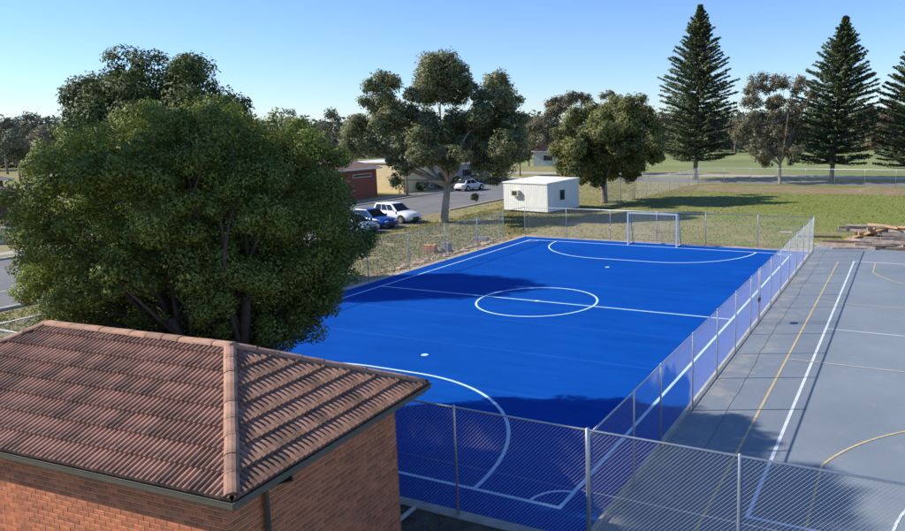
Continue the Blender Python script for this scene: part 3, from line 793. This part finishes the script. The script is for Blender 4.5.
# --- distant trees
rng = np.random.default_rng(77); random.seed(77)
def far_tree(u, v_top, depth, wpx, label, mat='leaf_far', hpx=None, grp='distant trees along the skyline', crown_low=.25):
    gb = at(u, 131, depth); ztop = at(u, v_top, depth).z; base = (gb.x, gb.y); ppm = F/depth; wr = wpx/ppm/2
    puffs = []
    zl = ztop*crown_low; zc = (ztop+zl)/2; hr = (ztop-zl)/2
    for _ in range(26):
        d = rng.normal(0, 1, 3); d /= np.linalg.norm(d); rr = rng.uniform(.22, .42)*min(wr, hr)
        puffs.append((np.array([base[0], base[1], zc])+(LAT*d[0]+FWH*d[1])*(wr-rr)*rng.uniform(.5, 1)+np.array([0, 0, d[2]*(hr-rr)*rng.uniform(.6, 1)]), rr))
    lf = .0042*depth*.55
    finish_tree('distant_tree', label, base, puffs, mat, 'trunk_grey', lf*.8, 90/(lf*lf*8), auto_limbs(base, puffs, zl+.5, max(.15, hr*.05), 4), grp)
sky_trees = [
 (14, 121, 125, 54, 'wide low distant tree over the left house roofs', 'leaf_far'),
 (700, 117, 205, 60, 'wide distant tree behind the foot of the tallest pine', 'leaf_far'),
 (850, 112, 215, 70, 'wide distant tree behind the second pine', 'leaf_far'),
 (785, 116, 200, 60, 'wide distant tree behind the airy gum', 'leaf_brown'),
 (630, 116, 215, 60, 'wide distant tree behind the olive green tree', 'leaf_far'),
 (2, 112, 150, 40, 'dark distant tree cut by the left edge of the view', 'leaf_far'),
 (27, 106, 165, 34, 'distant gum with flat dark tufts above the left houses', 'leaf_far'),
 (47, 118, 66, 52, 'grey-green tree showing left of the big spreading tree', 'leaf_grey'),
 (291, 104, 190, 20, 'small distant tree just right of the tall dark crown', 'leaf_far'),
 (331, 104, 160, 32, 'umbrella shaped distant tree above the brown roof', 'leaf_far'),
 (303, 116, 140, 40, 'low distant tree left of the umbrella shaped one', 'leaf_far'),
 (352, 112, 105, 30, 'grey-green tree between the brown roof and the large gum', 'leaf_gum'),
 (528, 113, 150, 34, 'distant tree right of the large gum, over the red roof', 'leaf_gum'),
 (519, 137, 120, 34, 'dark low tree beside the red-roofed house', 'leaf_far'),
 (655, 103, 170, 40, 'distant brownish tree right of the olive green tree', 'leaf_brown'),
 (672, 108, 210, 30, 'distant tree half hidden by the tallest pine', 'leaf_far'),
 (735, 118, 190, 30, 'distant low tree between tallest pine and airy gum', 'leaf_brown'),
 (805, 120, 230, 36, 'distant low tree showing beside the second pine', 'leaf_far'),
 (893, 94, 180, 30, 'distant tree behind the third pine at the right edge', 'leaf_brown'),
 (480, 118, 185, 40, 'distant tree glimpsed through the large gum crown', 'leaf_far'),
 (400, 116, 190, 44, 'distant tree behind the large gum crown on its left', 'leaf_far'),
 (590, 112, 200, 44, 'distant tree hidden mostly behind the olive green tree', 'leaf_far'),
 (768, 122, 250, 40, 'distant tree seen between the trunks of the airy gum', 'leaf_far'),
]
for u, v, d, wp, lb, mt_ in sky_trees: far_tree(u, v, d, wp, lb, mt_)
# far woodland band
puffs = []
for i in range(520):
    a = rng.uniform(-1.35, .35); dd = rng.uniform(215, 300); x = CAM.x+dd*math.sin(a); y = CAM.y+dd*math.cos(a)
    h_ = rng.uniform(8, 13); rr = rng.uniform(3.2, 5.5); puffs.append((np.array([x, y, h_-rr*.8]), rr)); puffs.append((np.array([x+2, y-2, rr*.6]), rr))
P, O = puff_points(puffs, 5); o = link('woodland', leaf_mesh('woodland', P[P[:, 2] > 0], O[P[:, 2] > 0], 1.1, 'leaf_far', 1.6))
tag(o, 'far band of trees along the horizon', 'woodland'); o['kind'] = 'stuff'
# shrubs by the cream and pale walls
def shrub(x, y, h_, wr, label, mat='leaf_far', grp='shrubs by the street buildings'):
    puffs = []
    for _ in range(16):
        d = rng.normal(0, 1, 3); d /= np.linalg.norm(d); rr = rng.uniform(.3, .5)*wr
        puffs.append((np.array([x, y, h_*.5])+np.array([d[0]*(wr-rr), d[1]*(wr-rr), d[2]*max(.1, h_*.5-rr*.6)]), rr))
    finish_tree('shrub', label, (x, y), puffs, mat, 'trunk_dark', .2, 90, [([Vector((x, y, -.05)), Vector((x, y, h_*.6))], [.06, .03])], grp, cat='shrub')
shrub(-51.2, 60.5, 2.2, 1.0, 'dark shrub at the foot of the cream wall', 'leaf_back')
shrub(-51.0, 65.0, 1.5, 1.0, 'low dark shrub left of the utility pole by the pale wall', 'leaf_back')
shrub(-50.4, 68.0, 1.6, 1.2, 'low dark shrub in the middle of the pale wall', 'leaf_back')
shrub(-50.0, 71.5, 1.7, 1.3, 'dark shrub behind the far silver car', 'leaf_back')
shrub(-49.5, 77.0, 2.6, 1.8, 'tall dark shrub right of the far silver car', 'leaf_back')
shrub(-49.0, 83.0, 3.2, 2.2, 'round dark shrub at the far bend of the street', 'leaf_back')

# ------------------------------------------------------------------ white cabin
A = Vector((-29.16, 48.0)); 
cab = thing('portable_cabin', 'white portable cabin with ribbed walls and near-flat roof on the grass', 'cabin', (-24.0, 47.3, 0), math.atan2(-.9, 5.14))
CL, CW, CH = 5.2, 5.2, 2.75    # x from -CL..0, y 0..CW
def ribbed(axis, n, length, h0, h1, z0, fixed, outward):
    mb = MB(); st = length/n
    for i in range(n):
        s0 = i*st; s1 = s0+st*.45
        for (a, c_, dep_) in ((s0, s1, .028), (s1, s0+st, .010)):
            ha = h0+(h1-h0)*a/length; hc = h0+(h1-h0)*c_/length
            if axis == 'x':
                f0, f1 = fixed, fixed+outward*dep_
                mb.hexa([(-length+a, f0, z0), (-length+c_, f0, z0), (-length+c_, f1, z0), (-length+a, f1, z0)], [(-length+a, f0, ha), (-length+c_, f0, hc), (-length+c_, f1, hc), (-length+a, f1, ha)])
            else:
                f0, f1 = fixed, fixed+outward*dep_
                mb.hexa([(f0, a, z0), (f1, a, z0), (f1, c_, z0), (f0, c_, z0)], [(f0, a, ha), (f1, a, ha), (f1, c_, hc), (f0, c_, hc)])
    return mb
ribbed('x', 22, CL, CH, CH, .16, 0, -1).build('wall', 'white_panel', cab)
ribbed('y', 22, CW, CH, CH+.12, .16, 0, 1).build('wall', 'white_panel', cab)
ribbed('y', 22, CW, CH, CH+.12, .16, -CL, -1).build('wall', 'white_panel', cab)
ribbed('x', 22, CL, CH+.12, CH+.12, .16, CW, 1).build('wall', 'white_panel', cab)
mb = MB(); mb.hexa([(-CL-.08, -.1, CH), (.08, -.1, CH), (.08, CW+.08, CH+.12), (-CL-.08, CW+.08, CH+.12)], [(-CL-.08, -.1, CH+.1), (.08, -.1, CH+.1), (.08, CW+.08, CH+.3), (-CL-.08, CW+.08, CH+.3)])
mb.build('roof', 'white_roof', cab)
for i in range(4): MB().box(-CL+.3+i*1.5, -CL+.5+i*1.5, .1, CW-.1, 0, .16).build('skid', 'plank_dark', cab)
fr = MB().box(.028, .07, 1.85, 2.75, 1.05, 2.15).build('window', 'white_trim', cab); MB().box(.07, .075, 1.93, 2.67, 1.13, 2.07).build('pane', 'window_dark', fr)
ac = MB().box(-4.0, -3.2, -.38, -.028, 1.55, 2.1).build('air_conditioner', 'bin_cream', cab); MB().box(-3.9, -3.3, -.385, -.38, 1.62, 2.03).build('grille', 'black_trim', ac)

# ------------------------------------------------------------------ cars
def make_car(label, paint, loc, rz, L=4.5, H=1.62, suv=True):
    root = thing('parked_car', label, 'car', loc, rz, 'cars parked beside the street')
    hwid = .90
    # stations from rear (-L/2) to front (L/2): x, z_low, z_mid, z_belt, halfwidth at belt
    zb = H*.60
    S = [(-.5, .42, .60, zb*.78, .78), (-.485, .34, .62, zb*.96, .84), (-.40, .27, .62, zb*1.02, .89), (-.1, .24, .60, zb, .91), (.16, .24, .60, zb*.985, .91), (.30, .25, .60, zb*.93, .89), (.42, .27, .58, zb*.86, .85), (.485, .32, .55, zb*.72, .76), (.5, .38, .52, zb*.62, .70)]
    mb = MB(); vs = []
    for x, zl, zm, z3, hw_ in S:
        vs += [(x*L, -hw_*.9, zl), (x*L, -hw_, zm), (x*L, -hw_*.93, z3-.05), (x*L, -hw_*.80, z3+.01), (x*L, 0, z3+.045), (x*L, hw_*.80, z3+.01), (x*L, hw_*.93, z3-.05), (x*L, hw_, zm), (x*L, hw_*.9, zl)]
    n = 9; fs = [(i*n+j, (i+1)*n+j, (i+1)*n+(j+1) % n, i*n+(j+1) % n) for i in range(len(S)-1) for j in range(n)]
    fs += [tuple(range(n)), tuple((len(S)-1)*n+j for j in range(n-1, -1, -1))]
    mb.add(vs, fs); body = mb.build('body', paint, root, True)
    # greenhouse
    xr0, xr1, xf1, xf0 = (-.47*L, -.40*L, .02*L, .20*L) if suv else (-.42*L, -.28*L, .02*L, .22*L)
    zt = H-.03; wb, wt = .80, .64
    b4 = [(xr0, -wb, zb-.02), (xf0, -wb, zb-.03), (xf0, wb, zb-.03), (xr0, wb, zb-.02)]; t4 = [(xr1, -wt, zt), (xf1, -wt, zt), (xf1, wt, zt), (xr1, wt, zt)]
    cabm = MB().hexa(b4, t4).mesh('cabin', paint); bevel_mesh(cabm, .05, 2); link('cabin', cabm, root)
    def quad_on(a, b_, c_, d_, u0, u1, v0, v1, off_):
        a, b_, c_, d_ = map(Vector, (a, b_, c_, d_)); nn = (b_-a).cross(d_-a).normalized()*off_
        q = lambda u, v: a.lerp(b_, u).lerp(d_.lerp(c_, u), v)
        pts = [q(u0, v0), q(u1, v0), q(u1, v1), q(u0, v1)]
        return [p+nn for p in pts]
    def pane(face, u0, u1, v0, v1, nm='window'):
        p = quad_on(*face, u0, u1, v0, v1, .012); pb = quad_on(*face, u0, u1, v0, v1, -.01)
        MB().hexa(pb, p).build(nm, 'car_glass', root)
    for sgn in (0, 1):
        face = (b4[0], b4[1], t4[1], t4[0]) if sgn == 0 else (b4[2], b4[3], t4[3], t4[2])
        cuts = [(.10, .36), (.39, .62), (.65, .90)] if suv else [(.12, .45), (.49, .88)]
        if sgn: cuts = [(1-c2, 1-c1) for c1, c2 in cuts]
        for c1, c2 in cuts: pane(face, c1, c2, .14, .86)
    pane((b4[1], b4[2], t4[2], t4[1]), .06, .94, .08, .92, 'windscreen'); pane((b4[3], b4[0], t4[0], t4[3]), .08, .92, .2, .88, 'rear_window')
    for sx, sy in ((.30, -1), (.30, 1), (-.31, -1), (-.31, 1)):
        x = sx*L; r_ = .34
        MB().tube([(x, sy*.915, r_+.03), (x, sy*.60, r_+.03)], r_+.06, 20).build('wheel_arch', 'black_trim', root)
        wh = MB().tube([(x, sy*.93, r_), (x, sy*.70, r_)], r_, 22).build('wheel', 'dark_rubber', root)
        mb = MB(); mb.tube([(x, sy*.94, r_), (x, sy*.80, r_)], r_*.62, 18)
        mb.build('rim', 'rim_metal', wh)
    for sy in (-1, 1):
        MB().box(.455*L, .497*L, sy*.48-.16, sy*.48+.16, zb*.60, zb*.74).build('headlight', 'lamp_glass', root)
        MB().box(-.502*L, -.48*L, sy*.66-.1, sy*.66+.1, zb*.7, zb*.92).build('tail_light', 'tail_red', root)
        mb = MB(); mb.box(.12*L, .15*L, sy*.98-.08, sy*.98+.08, zb, zb+.14); mb.bar((.135*L, sy*.84, zb+.02), (.135*L, sy*.95, zb+.04), .03, .03); mb.build('mirror', paint, root)
    MB().box(.48*L, .507*L, -.34, .34, .36, .56).build('grille', 'black_trim', root)
    MB().box(.47*L, .508*L, -.7, .7, .26, .35).build('bumper', 'black_trim', root)
    return root
make_car('white hatchback SUV parked nose-out, furthest of the parked row', 'car_white', (-34.15, 38.2, .014), R(-8), 4.6, 1.68)
make_car('deep blue car parked between the white SUV and the pale blue car', 'car_blue', (-33.9, 34.7, .014), R(-8), 4.5, 1.56, False)
make_car('pale silver-blue car nearest the big tree, half hidden by its leaves', 'car_silver_blue', (-33.4, 31.9, .014), R(-6), 4.3, 1.45, False)
make_car('silver car parked far along the street behind the large gum trunk', 'car_white', (-45.4, 67.5, .014), R(82), 4.4, 1.5, False)

# ------------------------------------------------------------------ street buildings
def building(name, label, cat, loc, rz, X, Yd, H, wall, roof, ridge=1.6, ov=.45, wins=(), kind='hip', trim='white_trim', doors=()):
    """x 0..X along the street front (local -y faces out), y 0..Yd deep"""
    root = thing(name, label, cat, loc, rz)
    MB().box(0, X, 0, Yd, -.1, H).build('wall', wall, root)
    mb = MB(); x0, x1, y0, y1 = -ov, X+ov, -ov, Yd+ov
    if kind == 'hip':
        h_ = min(X, Yd)/2+ov
        if X >= Yd: rp = [(x0+h_, (y0+y1)/2), (x1-h_, (y0+y1)/2)]; F_ = [(0, 1, 5, 4), (1, 2, 5), (2, 3, 4, 5), (3, 0, 4)]
        else: rp = [((x0+x1)/2, y0+h_), ((x0+x1)/2, y1-h_)]; F_ = [(0, 1, 4), (1, 2, 5, 4), (2, 3, 5), (3, 0, 4, 5)]
        mb.add([(x0, y0, H), (x1, y0, H), (x1, y1, H), (x0, y1, H)]+[(*p, H+ridge) for p in rp], F_+[(3, 2, 1, 0)])
    else:
        mb.box(x0+ov*.6, x1-ov*.6, y0+ov*.6, y1-ov*.6, H, H+.15)
    mb.build('roof', roof, root)
    if kind == 'hip':
        g_ = MB(); 
        for a, c_ in (((x0, y0), (x1, y0)), ((x1, y0), (x1, y1)), ((x1, y1), (x0, y1)), ((x0, y1), (x0, y0))): g_.bar((*a, H-.07), (*c_, H-.07), .08, .17)
        g_.build('fascia', trim, root)
    for face, s0, s1, z0, z1 in wins:
        m_ = MB(); p_ = MB()
        if face == 'f': m_.box(s0, s1, -.04, .0, z0, z1); p_.box(s0+.07, s1-.07, -.05, -.04, z0+.07, z1-.07)
        else: m_.box(X, X+.04, s0, s1, z0, z1); p_.box(X+.04, X+.05, s0+.07, s1-.07, z0+.07, z1-.07)
        fr_ = m_.build('window', 'white_trim', root); p_.build('pane', 'window_dark', fr_)
    return root
# local +x = world +y along the street: rotate 90 deg so that local -y faces +x (the street)
building('street_building', 'red brick building with brown hipped roof beside the street', 'building', (-52.2, 44.0, 0), R(90), 13.6, 9, 3.5, 'red_brick_far', 'brown_roof', 1.9, .5, [('f', 9.4, 12.6, 2.45, 2.85), ('f', 3, 5, 1.2, 2.4)])
building('street_building', 'flat-roofed cream building right of the red brick one', 'building', (-51.6, 61.9, 0), R(90), 5.5, 8, 3.75, 'cream_wall', 'white_trim', kind='flat')
building('street_building', 'low pale grey building behind the utility pole and gum foliage', 'building', (-52.5, 68.6, 0), R(90), 16, 9, 2.9, 'pale_wall', 'brown_roof', 1.5, .4, [('f', 2, 4, 1, 2.1), ('f', 8, 10.5, 1, 2.1)])
building('house', 'brown brick house at the left edge with white fascia and bins outside', 'house', (-66.5, 10.5, 0), R(90), 16, 10, 2.75, 'brown_brick_far', 'brown_roof', 2.2, .7, [('f', 12.0, 13.2, 1.0, 2.2), ('f', 6, 8, 1.0, 2.2)])
building('house', 'further brown-roofed house above the brick house at the left edge', 'house', (-84, 17, 0), R(90), 17, 10, 3.3, 'brown_brick_far', 'brown_roof', 2.0, .7, [('f', 12, 14, 1, 2.2)])
building('house', 'distant red-roofed house seen between large gum and olive green tree', 'house', tuple(at(533, 140, 150))[:2]+(0,), R(20), 9, 8, 3.0, 'pale_wall', 'terracotta_roof', 2.0, .6, [('f', 2, 4, 1, 2.2), ('f', 8, 10, 1, 2.2)])
building('house', 'distant pale-roofed house above the big tree and left of the brown roof', 'house', (-92, 66, 0), R(90), 14, 9, 3.6, 'pale_wall', 'brown_roof', 1.7, .6)
# verandah post of the left house
# utility pole
up_ = thing('utility_pole', 'timber utility pole between street buildings and the large gum', 'pole', (-46.4+-1.6, 57.9, 0))
MB().tube([(0, 0, -.1), (0, 0, 6.6)], [.16, .11], 10).build('shaft', 'pole_wood', up_, True)
MB().bar((0, -.9, 6.2), (0, .9, 6.2), .1, .1).build('crossarm', 'pole_wood', up_)
# bins
def wheelie(loc, rz, mat, lidmat, label):
    root = thing('wheelie_bin', label, 'bin', loc, rz, 'bins outside the left house')
    MB().hexa([(-.24, -.24, .06), (.24, -.24, .06), (.24, .24, .06), (-.24, .24, .06)], [(-.31, -.33, 1.0), (.31, -.33, 1.0), (.31, .33, 1.0), (-.31, .33, 1.0)]).build('body', mat, root)
    mb = MB(); mb.hexa([(-.33, -.36, 1.0), (.33, -.36, 1.0), (.33, .38, 1.0), (-.33, .38, 1.0)], [(-.30, -.3, 1.07), (.30, -.3, 1.07), (.30, .34, 1.10), (-.30, .34, 1.10)]); mb.build('lid', lidmat, root)
    for s_ in (-1, 1): MB().tube([(s_*.27, .26, .1), (s_*.22, .26, .1)], .1, 12).build('wheel', 'dark_rubber', root)
wheelie((-55.2, 19.4, 0), R(80), 'bin_green', 'bin_green', 'dark green wheelie bin right of the cream cabinet by the left house')
bx = thing('utility_cabinet', 'cream utility cabinet on the lawn outside the left house', 'cabinet', (-55.3, 18.2, 0), R(85))
bevel_mesh(MB().box(-.5, .5, -.3, .3, 0, 1.15).build('body', 'bin_cream', bx).data, .03); MB().box(-.55, .55, -.35, .35, 1.15, 1.22).build('cap', 'bin_cream', bx); MB().box(-.42, .42, -.315, -.3, .12, 1.05).build('door', 'bin_cream', bx)

# ------------------------------------------------------------------ brick stacks by the left fence
def stack(loc, rz, nx_, ny_, nz_, mat, label, bl_=.24, bw_=.12, bh_=.10, miss=.2):
    root = thing('brick_stack', label, 'stack', loc, rz, 'stacks of masonry beside the blue court')
    me = bevel_mesh(MB().box(-bl_/2, bl_/2, -bw_/2, bw_/2, 0, bh_).mesh('brick', mat), .004)
    k = 0
    for z_ in range(nz_):
        for i in range(nx_):
            for j in range(ny_):
                if z_ == nz_-1 and random.random() < miss: continue
                o = link('brick', me, root); o.location = ((i-nx_/2+.5)*(bl_+.008)+random.uniform(-.008, .008), (j-ny_/2+.5)*(bw_+.008), z_*(bh_+.002)); o.rotation_euler = (0, 0, random.uniform(-.03, .03))
stack((-21.9, 26.0, .004), R(15), 3, 5, 5, 'orange_brick', 'orange brick stack on the dry grass beside the left fence')
stack((-21.1, 26.7, .004), R(5), 2, 4, 6, 'grey_block', 'small brown-grey brick stack right beside the orange one')
stack((-21.3, 31.3, .004), R(12), 4, 3, 3, 'grey_block', 'low grey block stack near the far corner of the left fence')
# loose stones along the fence: counted ones
smesh = []
for k in range(4):
    bm = bmesh.new(); bmesh.ops.create_icosphere(bm, subdivisions=1, radius=1)
    for v_ in bm.verts: v_.co = v_.co*random.uniform(.7, 1.15); v_.co.z *= .55
    smesh.append(to_mesh(bm, 'stone', 'sandy_soil'))
for k in range(16):
    o = link('stone', smesh[k % 4]); s_ = random.uniform(.12, .3); y_ = 20+k*.72
    o.location = (-20.0-random.uniform(0, .5), y_, .03); o.scale = (s_, s_*1.3, s_); o.rotation_euler = (0, 0, random.uniform(0, 6))
    tag(o, 'clod of brown earth in the row beside the left fence near the brick stacks', 'clod', 'clods of earth along the left fence')
# small white board on the grass beyond the far fence
o = bevel_mesh(MB().box(-.45, .45, -.3, .3, 0, .04).mesh('white_slab', 'concrete'), .01); o = link('white_slab', o); o.location = (-1.7, 42.2, 0); o.rotation_euler = (0, 0, .2)
tag(o, 'small white slab lying on the grass beyond the far fence', 'slab')

# ------------------------------------------------------------------ grass tufts
leaf_mat('grass_blade', (.17, .19, .055), (.28, .29, .09), (.40, .36, .18), .3)
rg = np.random.default_rng(3)
def area(n, x0, x1, y0, y1, cond=None):
    p = np.stack([rg.uniform(x0, x1, n), rg.uniform(y0, y1, n)], 1)
    return p if cond is None else p[cond(p)]
pts = np.concatenate([area(52000, -31, -19.7, 3, 52, lambda p: (np.sin(p[:, 0]*1.7+np.sin(p[:, 1]*.9)*2)+np.sin(p[:, 1]*1.3) > -1.7)),
    area(34000, -34, 22, 34.6, 74, lambda p: ((p[:, 1] > 38.6) | (p[:, 0] < 1.0)) & (np.sin(p[:, 0]*.8+np.sin(p[:, 1]*.7)*2)+np.sin(p[:, 1]*1.1) > -1.7)),
    area(9000, -50, 60, 72, 83), area(5000, -19, 16, -9, -1.3, lambda p: p[:, 0] < .8)])
n = len(pts); hgt = rg.uniform(.03, .10, n); an = rg.uniform(0, 6.28, n); wd_ = rg.uniform(.02, .06, n)
d_ = np.stack([np.cos(an), np.sin(an)], 1)
V = np.zeros((n, 3, 3)); V[:, 0, :2] = pts-d_*wd_[:, None]; V[:, 1, :2] = pts+d_*wd_[:, None]; V[:, 2, :2] = pts+rg.normal(0, .03, (n, 2)); V[:, 2, 2] = hgt; V[:, :2, 2] = 0
me = bpy.data.meshes.new('grass_tufts'); me.vertices.add(n*3); me.vertices.foreach_set('co', V.astype(np.float32).ravel())
me.loops.add(n*3); me.loops.foreach_set('vertex_index', np.arange(n*3, dtype=np.int32)); me.polygons.add(n)
me.polygons.foreach_set('loop_start', np.arange(0, n*3, 3, dtype=np.int32)); me.materials.append(M('grass_blade')); me.update(calc_edges=True)
o = link('grass_tufts', me, None, 'stuff'); tag(o, 'short dry grass tufts over the lawns around the courts', 'grass')

# ------------------------------------------------------------------ timber pile
random.seed(12)
grp = 'loose timbers heaped beyond the grey court'
def timber(a, c, wd, h, mat, label=None):
    a = Vector(a); c = Vector(c); mid_ = (a+c)/2
    mb = MB().bar(a-mid_, c-mid_, wd, h); me = bevel_mesh(mb.mesh('timber', mat), .008)
    o = link('timber', me); o.location = mid_
    if not label:
        lev = 'at ground level' if mid_.z < .25 else ('in the middle layers' if mid_.z < .85 else 'near the top')
        sid = ('left' if mid_.x < 5.6 else 'right')+(' front' if mid_.y < 38.2 else (' back' if mid_.y > 39.4 else ' centre'))
        cl = {'plank_grey': 'weathered grey', 'plank_dark': 'dark brown', 'plank_orange': 'fresh orange-brown'}[mat]
        label = cl+' timber '+lev+' of the timber heap, '+sid
    tag(o, label, 'timber', grp)
# layered: each layer rests on the one below
top = 0.0
for lay in range(6):
    th = .19 if lay % 2 == 0 else .17
    n_ = (11, 10, 9, 7, 6, 5)[lay]; x_in = lay*.3
    for k in range(n_):
        L = random.uniform(2.4, 4.6); ang = random.gauss(0, .16) if lay % 2 == 0 else random.uniform(-.55, .55)
        yy = 38.7+(k-(n_-1)/2)*.43+random.uniform(-.05, .05); xx = random.uniform(2.9+x_in*.9, 10.5-x_in)
        d = Vector((math.cos(ang), math.sin(ang), 0))
        c_ = Vector((xx, yy, top+th/2)); mat = random.choice(['plank_grey', 'plank_grey', 'plank_grey', 'plank_dark']) if lay < 3 else random.choice(['plank_grey', 'plank_grey', 'plank_orange'])
        timber(c_-d*L/2, c_+d*L/2, random.uniform(.14, .26), th, mat)
    top += th
for k in range(16):
    a_ = Vector((random.uniform(2.2, 10), random.choice([random.uniform(36.4, 37.2), random.uniform(40.3, 41.2)]), .07)); L = random.uniform(1.6, 3.2)
    an_ = random.uniform(-.35, .35)+(math.pi if random.random() < .5 else 0); e_ = a_+Vector((math.cos(an_)*L, math.sin(an_)*L, 0))
    timber(a_, e_, random.uniform(.1, .2), .12, random.choice(['plank_grey', 'plank_dark', 'plank_grey']), None)
for k in range(7):
    x_ = random.uniform(3.6, 9); L = random.uniform(2.0, 3.4); an_ = random.uniform(-.9, .9)
    timber((x_-L/2*math.cos(an_), 38.7-L/2*math.sin(an_), 1.16), (x_+L/2*math.cos(an_), 38.7+L/2*math.sin(an_), 1.18+.1*k/7), .12, .09, random.choice(['plank_orange', 'plank_grey', 'plank_orange']), None)
timber((1.3, 38.2, .09), (4.4, 37.4, .30), .2, .14, 'plank_dark', 'dark timber sticking out of the heap at its left end, near the fence')
timber((1.2, 37.5, .08), (4.6, 37.0, .09), .22, .14, 'plank_grey', 'grey timber lying on the ground at the left front of the heap')
timber((2.6, 39.4, .10), (5.4, 38.6, 1.20), .18, .12, 'plank_orange', 'orange beam leaning up on the left side of the heap')
timber((4.0, 39.9, 1.15), (7.8, 37.9, 1.15), .18, .14, 'plank_orange', 'long orange beam lying across the top of the heap')
timber((6.8, 37.6, 1.15), (10.8, 39.2, 1.15), .2, .13, 'plank_orange', 'orange beam rising to the right on top of the heap')
timber((7.0, 36.5, .10), (10.5, 36.8, .10), .28, .18, 'plank_grey', 'thick grey sleeper on the ground at the right front of the heap')
timber((6.6, 36.75, .16), (6.75, 37.4, .16), .3, .3, 'plank_grey', 'short pale block standing at the front of the heap')
